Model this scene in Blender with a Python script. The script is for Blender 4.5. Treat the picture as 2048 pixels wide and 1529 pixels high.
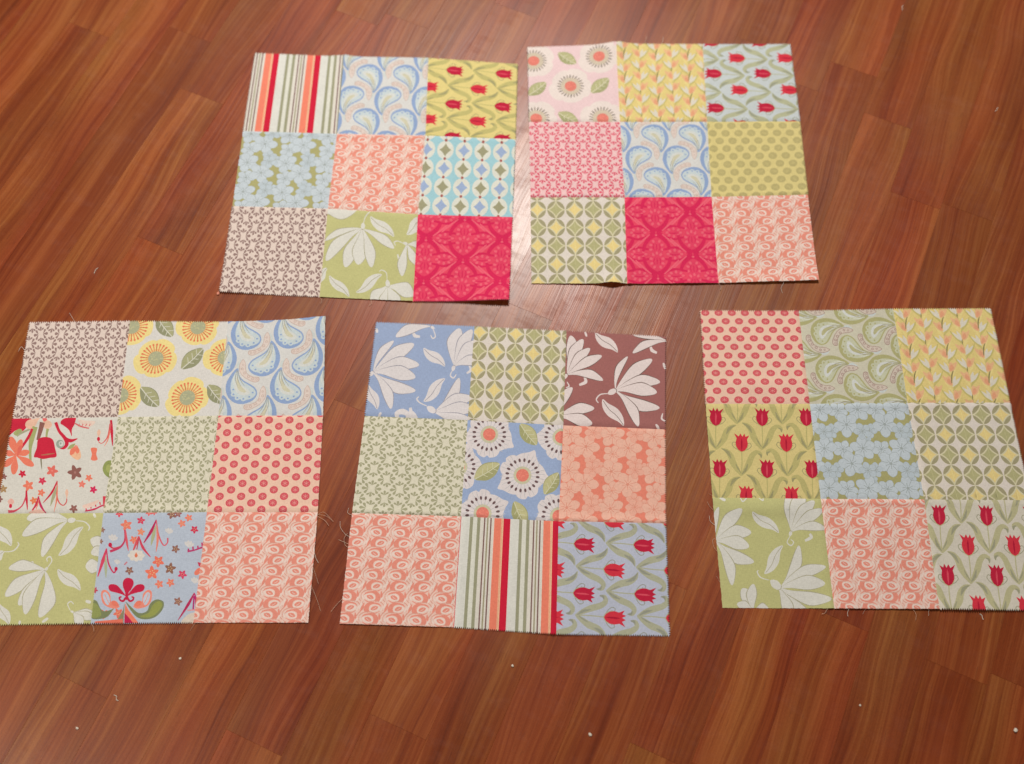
import bpy, bmesh, math, random
import numpy as np
from mathutils import Vector, Matrix
from mathutils.geometry import delaunay_2d_cdt

scene = bpy.context.scene
for o in list(bpy.data.objects):
    bpy.data.objects.remove(o)
COL = scene.collection

# ------------------------------------------------------------------ camera
# hand-held phone, about 1.06 m above the floor, looking steeply down
CAM_H, CAM_PITCH, CAM_ROLL, CAM_F = 1.0601, 1.21828, 0.00616, 1911.4
cam = bpy.data.cameras.new('camera')
cam_o = bpy.data.objects.new('camera', cam)
COL.objects.link(cam_o)
F = Vector((0, math.cos(CAM_PITCH), -math.sin(CAM_PITCH)))
R0 = Vector((1, 0, 0)); U0 = R0.cross(F)
R = R0 * math.cos(CAM_ROLL) + U0 * math.sin(CAM_ROLL)
U = -R0 * math.sin(CAM_ROLL) + U0 * math.cos(CAM_ROLL)
m = Matrix((R, U, -F)).transposed().to_4x4()
m.translation = Vector((0, 0, CAM_H))
cam_o.matrix_world = m
cam.sensor_fit = 'HORIZONTAL'
cam.sensor_width = 36.0
cam.lens = 36.0 * CAM_F / 2048.0
cam.clip_start = 0.01
cam.clip_end = 100
cam.dof.use_dof = True          # focus on the nearer row, the farther row a touch soft
cam.dof.focus_distance = 1.09
cam.dof.aperture_fstop = 2.2
scene.camera = cam_o

# ------------------------------------------------------------------ light
world = bpy.data.worlds.new('World')
scene.world = world
world.use_nodes = True
bg = world.node_tree.nodes['Background']
bg.inputs['Color'].default_value = (1.0, 0.93, 0.86, 1)     # light bounced off the room
bg.inputs['Strength'].default_value = 0.06


def lamp(name, loc, aim, power, size, color, size_y=None):
    l = bpy.data.lights.new(name, 'AREA')
    l.shape = 'DISK' if size_y is None else 'RECTANGLE'
    l.size = size
    if size_y:
        l.size_y = size_y
    l.energy = power
    l.color = color
    o = bpy.data.objects.new(name, l)
    COL.objects.link(o)
    o.location = loc
    o.rotation_euler = (Vector(aim) - Vector(loc)).to_track_quat('-Z', 'Y').to_euler()
    return o


# the ceiling fixture of the room, beyond the far blocks
lamp('ceiling_lamp', (0.04, 1.98, 2.35), (-0.75, 1.1, 0.0), 72, 0.36, (1.0, 0.945, 0.875))
# added weak fill, off left behind the camera, brightens the near left side
lamp('side_fill', (-1.5, -0.5, 1.8), (-0.3, 0.25, 0.0), 16, 0.45, (1.0, 0.90, 0.80))

scene.view_settings.view_transform = 'Standard'
scene.view_settings.look = 'None'
scene.view_settings.exposure = 0.0
scene.view_settings.gamma = 1.0
scene.view_settings.use_curve_mapping = False
scene.render.engine = 'CYCLES'
scene.cycles.max_bounces = 6
scene.cycles.use_denoising = True


# ------------------------------------------------------------------ helpers
def lin(c):
    c = np.asarray(c, float) / 255.0
    return np.where(c <= 0.04045, c / 12.92, ((c + 0.055) / 1.055) ** 2.4)


def tag(o, label=None, cat=None, group=None, kind=None):
    if label: o['label'] = label
    if cat: o['category'] = cat
    if group: o['group'] = group
    if kind: o['kind'] = kind
    return o


def empty(name, loc):
    o = bpy.data.objects.new(name, None)
    o.empty_display_size = 0.05
    COL.objects.link(o)
    o.location = loc
    return o


def link(name, me, mat=None, parent=None):
    o = bpy.data.objects.new(name, me)
    COL.objects.link(o)
    if mat is not None and len(me.materials) == 0:
        me.materials.append(mat)
    if parent is not None:
        o.parent = parent
    return o


class NT:
    """tiny node-tree builder"""
    def __init__(s, mat):
        s.t = mat.node_tree

    def n(s, typ, **kw):
        nd = s.t.nodes.new(typ)
        for k, v in kw.items():
            if k == 'ins':
                for i, val in v.items():
                    if isinstance(val, bpy.types.NodeSocket):
                        s.t.links.new(val, nd.inputs[i])
                    else:
                        nd.inputs[i].default_value = val
            else:
                setattr(nd, k, v)
        return nd

    def math(s, op, a, b=0.0):
        return s.n('ShaderNodeMath', operation=op, ins={0: a, 1: b}).outputs[0]

    def vmath(s, op, a, b):
        return s.n('ShaderNodeVectorMath', operation=op, ins={0: a, 1: b}).outputs[0]

    def noise(s, vec, scale, detail=2.0, rough=0.5):
        return s.n('ShaderNodeTexNoise', ins={'Vector': vec, 'Scale': scale, 'Detail': detail, 'Roughness': rough}).outputs[0]

    def maprange(s, v, a, b, c, d):
        return s.n('ShaderNodeMapRange', ins={0: v, 1: a, 2: b, 3: c, 4: d}).outputs[0]

    def mix(s, f, a, b, blend='MIX'):
        nd = s.n('ShaderNodeMix', data_type='RGBA', blend_type=blend)
        for i, v in ((0, f), (6, a), (7, b)):
            if isinstance(v, bpy.types.NodeSocket):
                s.t.links.new(v, nd.inputs[i])
            else:
                nd.inputs[i].default_value = v
        return nd.outputs[2]


def new_mat(name):
    mt = bpy.data.materials.new(name)
    mt.use_nodes = True
    return mt, NT(mt), mt.node_tree.nodes['Principled BSDF']


# ------------------------------------------------------------------ materials
def wood_material():
    mt, t, p = new_mat('laminate_wood')
    tc = t.n('ShaderNodeTexCoord')
    oi = t.n('ShaderNodeObjectInfo')
    rnd = t.math('MULTIPLY', oi.outputs['Random'], 61.0)
    off = t.n('ShaderNodeCombineXYZ', ins={0: rnd, 1: rnd, 2: rnd}).outputs[0]
    base = t.vmath('ADD', tc.outputs['Object'], off)
    # gentle waviness of the grain along the strip
    w1 = t.noise(t.vmath('MULTIPLY', base, (3.2, 9.0, 1.0)), 1.0, 2.0)
    warp = t.math('MULTIPLY', t.math('SUBTRACT', w1, 0.5), 0.045)
    wv = t.n('ShaderNodeCombineXYZ', ins={0: 0.0, 1: warp, 2: 0.0}).outputs[0]
    q = t.vmath('ADD', base, wv)
    broad = t.noise(t.vmath('MULTIPLY', q, (2.0, 44.0, 1.0)), 1.0, 3.0, 0.55)
    mid = t.noise(t.vmath('MULTIPLY', q, (2.6, 190.0, 1.0)), 1.0, 3.0, 0.6)
    fine = t.noise(t.vmath('MULTIPLY', q, (5.0, 520.0, 1.0)), 1.0, 2.0, 0.6)
    # cathedral figure: rings of the log cut by the face of the strip
    c1 = t.noise(t.vmath('MULTIPLY', base, (1.7, 7.5, 1.0)), 1.0, 1.0, 0.4)
    rings = t.math('MULTIPLY', c1, 9.0)
    rings = t.math('PINGPONG', rings, 1.0)
    f = t.math('ADD', t.math('MULTIPLY', broad, 0.42), t.math('MULTIPLY', mid, 0.52))
    f = t.math('ADD', f, t.math('MULTIPLY', fine, 0.26))
    f = t.math('ADD', f, t.math('MULTIPLY', rings, 0.14))
    f = t.maprange(f, 0.44, 0.84, 0.0, 1.0)
    ramp = t.n('ShaderNodeValToRGB', ins={0: f})
    cr = ramp.color_ramp
    cr.elements[0].position = 0.0
    cr.elements[0].color = (0.146, 0.0255, 0.0066, 1)
    cr.elements[1].position = 1.0
    cr.elements[1].color = (0.350, 0.102, 0.0275, 1)
    for pos, c in ((0.30, (0.208, 0.0400, 0.0096, 1)), (0.60, (0.262, 0.0605, 0.0146, 1))):
        e = cr.elements.new(pos); e.color = c
    # slow drift between red and golden brown
    hue = t.noise(t.vmath('MULTIPLY', base, (2.5, 16.0, 1.0)), 1.0, 1.0)
    tint = t.mix(t.maprange(hue, 0.35, 0.65, 0.0, 1.0), (1.06, 0.90, 0.92, 1), (0.97, 1.12, 1.0, 1))
    col = t.mix(1.0, ramp.outputs[0], tint, 'MULTIPLY')
    col = t.mix(1.0, col, oi.outputs['Color'], 'MULTIPLY')
    # short dark pores
    pore = t.noise(t.vmath('MULTIPLY', base, (60.0, 900.0, 1.0)), 1.0, 0.0)
    pore = t.maprange(pore, 0.70, 0.78, 0.0, 0.25)
    col = t.mix(pore, col, (0.06, 0.014, 0.007, 1))
    # fine mottling of the printed decor
    mott = t.maprange(t.noise(base, 1400.0, 1.0), 0.3, 0.7, 0.86, 1.14)
    mott = t.n('ShaderNodeCombineXYZ', ins={0: mott, 1: mott, 2: mott}).outputs[0]
    col = t.mix(1.0, col, mott, 'MULTIPLY')
    t.t.links.new(col, p.inputs['Base Color'])
    # worn satin lacquer with pressed-in grain grooves
    smear = t.noise(t.vmath('MULTIPLY', base, (5.0, 9.0, 1.0)), 1.0, 3.0)
    rough = t.math('ADD', t.maprange(smear, 0.3, 0.7, 0.31, 0.42), t.math('MULTIPLY', fine, 0.05))
    t.t.links.new(rough, p.inputs['Roughness'])
    scuff = t.noise(t.vmath('MULTIPLY', base, (60.0, 30.0, 1.0)), 1.0, 4.0, 0.7)
    scuff = t.maprange(scuff, 0.5, 0.75, 0.0, 0.14)
    t.t.links.new(t.math('ADD', rough, scuff), p.inputs['Roughness'])
    p.inputs['IOR'].default_value = 1.5
    p.inputs['Specular IOR Level'].default_value = 0.38
    p.inputs['Coat Weight'].default_value = 0.18
    p.inputs['Coat Roughness'].default_value = 0.23
    p.inputs['Coat IOR'].default_value = 1.5
    groove = t.noise(t.vmath('MULTIPLY', q, (7.0, 640.0, 1.0)), 1.0, 1.0)
    h = t.math('ADD', t.math('MULTIPLY', groove, 0.6), t.math('MULTIPLY', mid, 0.5))
    bp = t.n('ShaderNodeBump', ins={'Strength': 0.34, 'Distance': 0.0006, 'Height': h})
    t.t.links.new(bp.outputs[0], p.inputs['Normal'])
    t.t.links.new(bp.outputs[0], p.inputs['Coat Normal'])
    return mt


def fabric_material():
    mt, t, p = new_mat('printed_cotton')
    at = t.n('ShaderNodeAttribute', attribute_name='print_color')
    tc = t.n('ShaderNodeTexCoord')
    v = tc.outputs['Object']
    slub = t.noise(t.vmath('MULTIPLY', v, (260.0, 1100.0, 1.0)), 1.0, 1.0)
    slub2 = t.noise(t.vmath('MULTIPLY', v, (1100.0, 260.0, 1.0)), 1.0, 1.0)
    blot = t.noise(v, 45.0, 2.0)
    f = t.math('ADD', t.math('MULTIPLY', t.math('ADD', slub, slub2), 0.5), t.math('MULTIPLY', blot, 0.25))
    g = t.maprange(f, 0.38, 0.88, 0.84, 1.10)
    gc = t.n('ShaderNodeCombineXYZ', ins={0: g, 1: g, 2: g}).outputs[0]
    col = t.mix(1.0, at.outputs['Color'], gc, 'MULTIPLY')
    t.t.links.new(col, p.inputs['Base Color'])
    p.inputs['Roughness'].default_value = 0.9
    p.inputs['Specular IOR Level'].default_value = 0.2
    p.inputs['Sheen Weight'].default_value = 0.06
    p.inputs['Sheen Roughness'].default_value = 0.5
    h = t.math('ADD', t.math('ADD', slub, slub2), t.math('MULTIPLY', t.noise(v, 120.0, 2.0), 0.6))
    bp = t.n('ShaderNodeBump', ins={'Strength': 0.30, 'Distance': 0.0004, 'Height': h})
    t.t.links.new(bp.outputs[0], p.inputs['Normal'])
    return mt


def plain_material(name, rgb, rough=0.8):
    mt, t, p = new_mat(name)
    tc = t.n('ShaderNodeTexCoord')
    nz = t.noise(tc.outputs['Object'], 900.0, 2.0)
    a = lin(rgb)
    col = t.mix(nz, tuple(a * 0.8) + (1,), tuple(np.minimum(a * 1.15, 0.9)) + (1,))
    t.t.links.new(col, p.inputs['Base Color'])
    p.inputs['Roughness'].default_value = rough
    return mt


WOOD = wood_material()
FABRIC = fabric_material()
THREAD = plain_material('cotton_thread', (225, 190, 165))
THREAD_W = plain_material('white_thread', (235, 220, 205))
LINT = plain_material('lint', (235, 222, 205))
LINT_PINK = plain_material('pink_lint', (235, 150, 125))
UNDERLAY = plain_material('floor_underlay', (40, 26, 18), 0.9)

# ------------------------------------------------------------------ floor: laminate of staggered strips
rng = random.Random(11)
TH = math.radians(66.6)
DIR = Vector((math.cos(TH), math.sin(TH), 0))
ACR = Vector((math.sin(TH), -math.cos(TH), 0))
W = 0.065
A0, A1 = -1.65, 1.15

fm = bpy.data.meshes.new('floor')
c0 = [DIR * a + ACR * b for a, b in ((-1.1, A0), (2.1, A0), (2.1, A1), (-1.1, A1))]
fm.from_pydata([(v.x, v.y, -0.0085) for v in c0], [], [(3, 2, 1, 0)])
floor = link('floor', fm, UNDERLAY)
tag(floor, kind='structure')


def plank_mesh(length):
    """a strip with softly eased top edges"""
    g, e = 0.00004, 0.00012
    hx, hy = length / 2 - g, W / 2 - g
    zs = [(-0.008, 0.0), (-e, 0.0), (0.0, e)]
    vs, fs = [], []
    for z, i in zs:
        vs += [(-hx + i, -hy + i, z), (hx - i, -hy + i, z), (hx - i, hy - i, z), (-hx + i, hy - i, z)]
    for k in range(2):
        for j in range(4):
            a, b = 4 * k + j, 4 * k + (j + 1) % 4
            fs.append((a, b, b + 4, a + 4))
    fs.append((8, 9, 10, 11))
    me = bpy.data.meshes.new('plank')
    me.from_pydata(vs, [], fs)
    me.materials.append(WOOD)
    return me


PIN = {  # strip index: joint position, tone beyond it, tone before it
    0: (-0.041, 1.20, 0.92), -9: (0.562, 0.86, 1.15), -8: (0.347, 0.84, 1.12), -6: (0.783, 0.84, 1.14),
    -4: (0.860, 0.86, 1.06), -5: (-0.139, 0.86, 1.10), -2: (-0.115, 0.80, 0.98), 9: (0.261, 0.72, 0.98),
    -10: (0.643, 1.16, 0.84), 5: (0.790, 0.90, 1.16), 6: (0.25, 0.82, 0.95), -3: (0.254, 0.95, 1.16),
    7: (0.95, 1.02, 0.9), -7: (0.12, 1.08, 0.92), 1: (0.30, 1.05, 0.88), -1: (0.45, 1.08, 0.84), 2: (0.9, 0.96, 0.9)}
k = math.floor((A0 + 0.142) / W)
while -0.142 + W * k < A1 - W:
    a = -0.142 + W * (k + 0.5)
    jp, hi, lo = PIN.get(k, (rng.uniform(0, 0.5), rng.uniform(0.94, 1.05), rng.uniform(0.94, 1.05)))
    cuts = [jp]
    x = jp
    while x < 1.95:
        x += rng.choice((0.55, 0.64, 0.74, 0.85)); cuts.append(x)
    x = jp
    while x > -0.95:
        x -= rng.choice((0.55, 0.64, 0.74, 0.85)); cuts.insert(0, x)
    for s0, s1 in zip(cuts[:-1], cuts[1:]):
        o = link('plank', plank_mesh(s1 - s0), WOOD, floor)
        o.location = DIR * ((s0 + s1) / 2) + ACR * a
        o.rotation_euler = (0, 0, TH)
        tone = hi if abs(s0 - jp) < 1e-6 else lo if abs(s1 - jp) < 1e-6 else rng.uniform(0.94, 1.05)
        tone = 1 + (tone - 1) * 0.55
        gold = rng.uniform(-0.05, 0.06)
        o.color = (tone * (1 - gold * 0.4), tone * (1 + gold), tone * (1 + gold * 0.6), 1)
    k += 1


# ------------------------------------------------------------------ print artwork
def catmull(pts, closed=False, n=6):
    P = np.asarray(pts, float)
    N = len(P)
    out = []
    rngk = range(N) if closed else range(N - 1)
    for i in rngk:
        if closed:
            p0, p1, p2, p3 = P[(i - 1) % N], P[i], P[(i + 1) % N], P[(i + 2) % N]
        else:
            p0, p1, p2, p3 = P[max(i - 1, 0)], P[i], P[i + 1], P[min(i + 2, N - 1)]
        for s in range(n):
            t = s / n
            out.append(0.5 * ((2 * p1) + (-p0 + p2) * t + (2 * p0 - 5 * p1 + 4 * p2 - p3) * t * t + (-p0 + 3 * p1 - 3 * p2 + p3) * t ** 3))
    if not closed:
        out.append(P[-1])
    return np.array(out)


def homography(src):
    """maps the four corners of an artboard (TL, TR, BR, BL) onto the unit square"""
    dst = [(0, 0), (1, 0), (1, 1), (0, 1)]
    A, b = [], []
    for (x, y), (u, v) in zip(src, dst):
        A.append([x, y, 1, 0, 0, 0, -u * x, -u * y]); b.append(u)
        A.append([0, 0, 0, x, y, 1, -v * x, -v * y]); b.append(v)
    h = np.linalg.solve(np.array(A, float), np.array(b, float))
    return np.append(h, 1).reshape(3, 3)


def M_t(x, y): return np.array([[1, 0, x], [0, 1, y], [0, 0, 1.0]])
def M_s(x, y=None): return np.diag([x, x if y is None else y, 1.0])
def M_r(deg):
    c, s = math.cos(math.radians(deg)), math.sin(math.radians(deg))
    return np.array([[c, -s, 0], [s, c, 0], [0, 0, 1.0]])


def soft(c):
    c = np.asarray(c, float)
    g = c.mean()
    k_ = .90
    return np.clip((c * k_ + g * (1 - k_)) * .97 + np.array([238, 226, 214]) * .03, 0, 255)


class Art:
    """a printed square: u to the right, v towards the viewer, painted back to front"""
    def __init__(s, bgc):
        s.bg = lin(soft(bgc))
        s.shapes = []
        s.st = [np.eye(3)]

    def push(s, *ms):
        m_ = s.st[-1]
        for q in ms:
            m_ = m_ @ q
        s.st.append(m_)

    def pop(s): s.st.pop()

    def poly(s, pts, c):
        c = soft(c)
        P = np.asarray(pts, float)
        H = np.c_[P, np.ones(len(P))] @ s.st[-1].T
        P = H[:, :2] / H[:, 2:3]
        if P[:, 0].max() < -0.02 or P[:, 0].min() > 1.02 or P[:, 1].max() < -0.02 or P[:, 1].min() > 1.02:
            return
        s.shapes.append((P, lin(c)))

    def spline(s, pts, c, n=5): s.poly(catmull(pts, True, n), c)

    def ell(s, x, y, rx, ry=None, c=(0, 0, 0), rot=0, n=14):
        ry = rx if ry is None else ry
        a = np.linspace(0, 2 * np.pi, n, endpoint=False)
        px, py = rx * np.cos(a), ry * np.sin(a)
        k_, l_ = math.cos(math.radians(rot)), math.sin(math.radians(rot))
        s.poly(np.c_[x + px * k_ - py * l_, y + px * l_ + py * k_], c)

    def stroke(s, pts, w, c, n=5):
        """w: one width, or (start, middle, end)"""
        L = catmull(pts, False, n)
        d = np.gradient(L, axis=0)
        d /= np.linalg.norm(d, axis=1)[:, None] + 1e-9
        nn = np.c_[-d[:, 1], d[:, 0]]
        t = np.linspace(0, 1, len(L))
        ww = np.full(len(L), w) if np.isscalar(w) else np.interp(t, np.linspace(0, 1, len(w)), w)
        ww = ww[:, None] / 2
        s.poly(np.r_[L + nn * ww, (L - nn * ww)[::-1]], c)

    def petal(s, b, t, w, c, line=None, lw=0.0, bend=0.0, wide=0.62, tip=0.35, side=1):
        b, t = np.asarray(b, float), np.asarray(t, float)
        d = t - b; L = np.linalg.norm(d)
        nrm = np.array([-d[1], d[0]]) / L
        def at(f, o): return b + d * f + nrm * (o * w / 2 + bend * L * math.sin(math.pi * f))
        S = [at(0, .08), at(.25, .45), at(wide, 1.0), at(.9, tip * 1.6), at(1.0, 0), at(.9, -tip * 1.6), at(wide, -1.0), at(.25, -.45)]
        s.spline(S, c, 4)
        if line:
            s.stroke([at(0, side * .1), at(.25, side * .47), at(wide, side * 1.02), at(.86, side * .8)], lw, line, 4)

    def leaf(s, a, b, w, c, mid=None, lw=0.0, bend=0.0, c2=None):
        a, b = np.asarray(a, float), np.asarray(b, float)
        d = b - a; L = np.linalg.norm(d); nrm = np.array([-d[1], d[0]]) / L
        def at(f, o): return a + d * f + nrm * (o * w / 2 + bend * L * math.sin(2 * math.pi * f))
        s.spline([at(0, 0), at(.2, .6), at(.5, 1), at(.8, .55), at(1, 0), at(.8, -.55), at(.5, -1), at(.2, -.6)], c, 4)
        if c2:
            s.spline([at(.03, .05), at(.3, .12), at(.6, .1), at(.95, 0), at(.7, .62), at(.4, .8), at(.2, .5)], c2, 3)
        if mid:
            s.stroke([at(.04, 0), at(.35, -.05), at(.65, .08), at(.97, 0)], lw, mid, 4)

    def flower5(s, x, y, r, c, rot=0, pet=5, wide=.62, dip=.42, n=4):
        pts = []
        for i in range(pet):
            a = math.radians(rot + 360 / pet * i)
            for da, rr in ((-.5, dip), (-.28, .86), (0, 1.0), (.28, .86)):
                b = a + da * 2 * math.pi / pet
                pts.append((x + r * rr * math.cos(b), y + r * rr * math.sin(b)))
        s.spline(pts, c, 3)

    def star5(s, x, y, r, c, rot=0, pet=5, inner=.5):
        pts = []
        for i in range(pet):
            a = math.radians(rot + 360 / pet * i)
            h = math.pi / pet
            pts += [(x + r * inner * math.cos(a - h), y + r * inner * math.sin(a - h)),
                    (x + r * .8 * math.cos(a - h * .42), y + r * .8 * math.sin(a - h * .42)),
                    (x + r * math.cos(a), y + r * math.sin(a)),
                    (x + r * .8 * math.cos(a + h * .42), y + r * .8 * math.sin(a + h * .42))]
        s.poly(pts, c)


# ---- the prints ------------------------------------------------------------
RED, CORAL, SAGE, CREAM = (222, 18, 50), (250, 128, 98), (158, 156, 122), (226, 220, 198)


def p_stripe(shift=0.0, k_=1.0, ph=0.0):
    a = Art((226, 218, 202))
    def bar(x0, x1, c):
        for j in (-1, 0, 1, 2):
            u0, u1 = shift + k_ * (x0 + .47 * j), shift + k_ * (x1 + .47 * j)
            if u1 > -.01 and u0 < 1.01:
                a.poly([(u0, -.02), (u1, -.02), (u1, 1.02), (u0, 1.02)], c)
    bar(.272, .356, (224, 221, 208)); bar(.386, .426, (224, 221, 203))
    for x, c in ((.020, (128, 88, 82)), (.050, (160, 150, 112)), (.080, (128, 88, 82))):
        bar(x, x + .013, c)
    bar(.119, .186, CORAL); bar(.186, .207, (248, 194, 150)); bar(.192, .196, (236, 150, 100)); bar(.207, .272, RED)
    bar(.356, .386, SAGE); bar(.426, .456, SAGE)
    return a


def p_swirl(rot=0, du=0.0, dv=0.0):
    a = Art((245, 200, 181))
    C1, C2, C3 = (243, 143, 120), (230, 158, 136), (244, 216, 200)
    a.push(M_t(.5, .5), M_r(rot), M_t(-.5 + du, -.5 + dv))
    for i in range(-1, 7):
        x0 = .02 + .212 * i
        for j in range(-2, 8):
            y = .05 + .195 * j
            # vine between the columns
            a.stroke([(x0 - .105, y - .05), (x0 - .085, y + .0), (x0 - .125, y + .05), (x0 - .15, y + .10), (x0 - .115, y + .145)], (.006, .010, .006), C2, 3)
            a.leaf((x0 - .115, y + .045), (x0 - .083, y - .04), .022, C1)
            a.leaf((x0 - .145, y + .12), (x0 - .158, y + .045), .020, C1)
            a.leaf((x0 - .10, y + .065), (x0 - .072, y + .115), .020, C3)
            a.leaf((x0 - .125, y + .02), (x0 - .105, y - .05), .018, C3)
            a.leaf((x0 - .165, y + .15), (x0 - .13, y + .09), .018, C3)
            for sx, xx, yy in ((1, x0, y), (-1, x0 - .03, y + .0975)):
                a.push(M_t(xx, yy), M_s(sx, 1))
                a.stroke([(.085, .03), (.088, -.02), (.055, -.05), (0, -.058), (-.05, -.048)], (.004, .009, .004), C2, 3)
                a.spline([(-.080, .034), (-.083, -.004), (-.055, -.038), (-.005, -.046), (.05, -.034), (.068, -.006), (.045, -.022),
                          (0, -.031), (-.034, -.014), (-.040, .018), (-.028, .043), (-.055, .046)], C1, 3)
                a.spline([(-.036, .016), (-.026, -.012), (.01, -.024), (.045, -.016), (.060, .006), (.038, .028), (0, .037), (-.026, .034)], C3, 3)
                a.spline([(-.024, .018), (-.012, -.004), (.014, -.014), (.040, -.006), (.030, .016), (.0, .027)], C1, 3)
                a.stroke([(-.006, .018), (.012, .008), (.022, -.004)], .004, C3, 2)
                a.spline([(.050, .040), (.078, .018), (.086, -.020), (.070, .006)], C3, 3)
                a.stroke([(-.03, .050), (.02, .050), (.06, .030)], (.004, .010, .004), C1, 3)
                a.pop()
    a.pop()
    return a


def p_paisley(kind='blue', rot=0, du=0.0, dv=0.0, sc=1.0):
    if kind == 'blue':
        a = Art((218, 215, 208)); O, I, G, B_, D_, K = (142, 166, 206), (200, 212, 212), (210, 204, 172), (226, 207, 194), (166, 166, 150), (208, 182, 168)
    else:
        a = Art((210, 203, 176)); O, I, G, B_, D_, K = (180, 175, 116), (202, 202, 168), (188, 182, 130), (214, 197, 178), (162, 154, 122), (176, 146, 132)
    L_ = (216, 217, 208)
    a.push(M_t(.5, .5), M_r(rot), M_s(sc), M_t(-.5 + du, -.5 + dv))
    for i in range(-2, 4):
        for j in range(-1, 4):
            for sx, xx, yy in ((-1, .20 + .43 * i, .15 + .57 * j), (1, .40 + .43 * i, .435 + .57 * j)):
                a.push(M_t(xx, yy), M_s(sx, 1))
                # beige companion with beads, hugging the drop above
                a.stroke([(.045, -.19), (.055, -.25), (.03, -.30)], (.012, .03, .006), (206, 212, 206), 3)
                a.spline([(.01, -.31), (.04, -.26), (.04, -.19), (.0, -.125), (-.06, -.085), (-.12, -.06), (-.165, -.075), (-.16, -.115), (-.11, -.12),
                          (-.05, -.15), (-.025, -.20), (-.02, -.26)], K, 3)
                a.spline([(.01, -.30), (.033, -.26), (.033, -.19), (-.005, -.13), (-.065, -.092), (-.12, -.068), (-.155, -.08), (-.15, -.108), (-.105, -.112),
                          (-.045, -.145), (-.018, -.20), (-.013, -.26)], B_, 3)
                for bx, by, br in ((.008, -.25, .012), (.01, -.205, .015), (-.018, -.162, .016), (-.058, -.125, .017), (-.10, -.098, .016), (-.138, -.092, .013)):
                    a.ell(bx, by, br, br, K, 0, 8)
                    a.ell(bx, by, br * .5, br * .5, B_, 0, 6)
                # drop: heavy outer crescent, thin inner rim, feathered heart
                a.spline([(.055, -.215), (.105, -.165), (.145, -.085), (.155, .0), (.125, .09), (.055, .15), (-.03, .162), (-.115, .128), (-.155, .065),
                          (-.135, .0), (-.075, -.045), (-.01, -.085), (.035, -.14)], O, 3)
                a.spline([(.058, -.18), (.095, -.12), (.110, -.05), (.105, .02), (.075, .075), (.02, .108), (-.05, .122), (-.112, .100), (-.142, .058),
                          (-.122, .008), (-.064, -.034), (.0, -.076), (.040, -.128)], I, 3)
                for an in range(6):
                    t = math.radians(-12 + 36 * an)
                    ex, ey = -.015 + .098 * math.cos(t), .028 + .082 * math.sin(t)
                    a.ell(ex, ey, .027, .025, I, 0, 8)
                    a.ell(ex, ey, .011, .010, O, 0, 6)
                a.spline([(.055, -.14), (.075, -.06), (.06, .02), (.01, .065), (-.055, .07), (-.085, .045), (-.05, .005), (.015, -.045)], L_, 3)
                a.spline([(.055, -.11), (.05, -.03), (.02, .025), (-.03, .045), (-.045, .03), (-.005, -.01), (.03, -.06)], G, 3)
                for q_ in (-.030, -.008, .014):
                    a.stroke([(.060 + q_ * .3, -.19), (.055 + q_, -.10), (.02 + q_ * 1.6, -.02)], (.004, .008, .003), D_, 3)
                a.stroke([(.075, -.17), (.088, -.10), (.085, -.04)], (.004, .010, .003), (222, 222, 206), 3)
                a.pop()
    a.pop()
    return a


def tulip(a, red, dark, gr, gd, flip=1, lean=0):
    """one tulip, base of the leaves at the origin, growing up (-v)"""
    a.push(M_s(flip, 1), M_r(lean))
    a.stroke([(0, 0), (.004, -.10), (0, -.21)], .009, gr, 3)
    # two broad strap leaves, one flicked outward, one curling over
    a.stroke([(.003, .012), (-.030, -.035), (-.066, -.095), (-.088, -.160), (-.125, -.205), (-.168, -.222)], (.014, .040, .054, .050, .036, .004), gr, 4)
    a.stroke([(-.084, -.135), (-.112, -.190), (-.160, -.219)], (.006, .028, .004), gd, 3)
    a.stroke([(-.046, -.090), (-.030, -.055), (-.004, -.012)], (.004, .012, .004), gd, 3)
    a.stroke([(-.003, .012), (.030, -.040), (.060, -.105), (.084, -.175), (.118, -.212), (.152, -.200), (.158, -.165)], (.014, .038, .050, .046, .038, .032, .006), gr, 4)
    a.stroke([(.004, .000), (.034, -.045), (.050, -.100)], (.006, .022, .006), gd, 3)
    a.stroke([(.132, -.200), (.156, -.188), (.157, -.162)], (.006, .020, .004), gd, 3)
    # curls
    for sx in (-1, 1):
        a.stroke([(sx * .02, -.215), (sx * .055, -.235), (sx * .078, -.265), (sx * .066, -.29), (sx * .046, -.278), (sx * .055, -.262)], .006, gd, 3)
    # sepals and cup
    a.spline([(-.005, -.20), (.03, -.215), (.05, -.25), (.045, -.285), (.02, -.25)], gr, 3)
    a.spline([(.005, -.20), (-.03, -.215), (-.048, -.25), (-.04, -.28), (-.02, -.25)], gr, 3)
    a.poly([(0, -.205), (-.028, -.222), (-.046, -.255), (-.05, -.29), (-.042, -.325), (-.064, -.372), (-.026, -.345), (-.012, -.374),
            (.004, -.345), (.02, -.376), (.03, -.346), (.060, -.362), (.042, -.32), (.05, -.285), (.044, -.25), (.026, -.22)], red)
    a.poly([(0, -.21), (-.006, -.25), (-.008, -.30), (0, -.335), (.006, -.30), (.006, -.25)], dark)
    a.pop()


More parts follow.
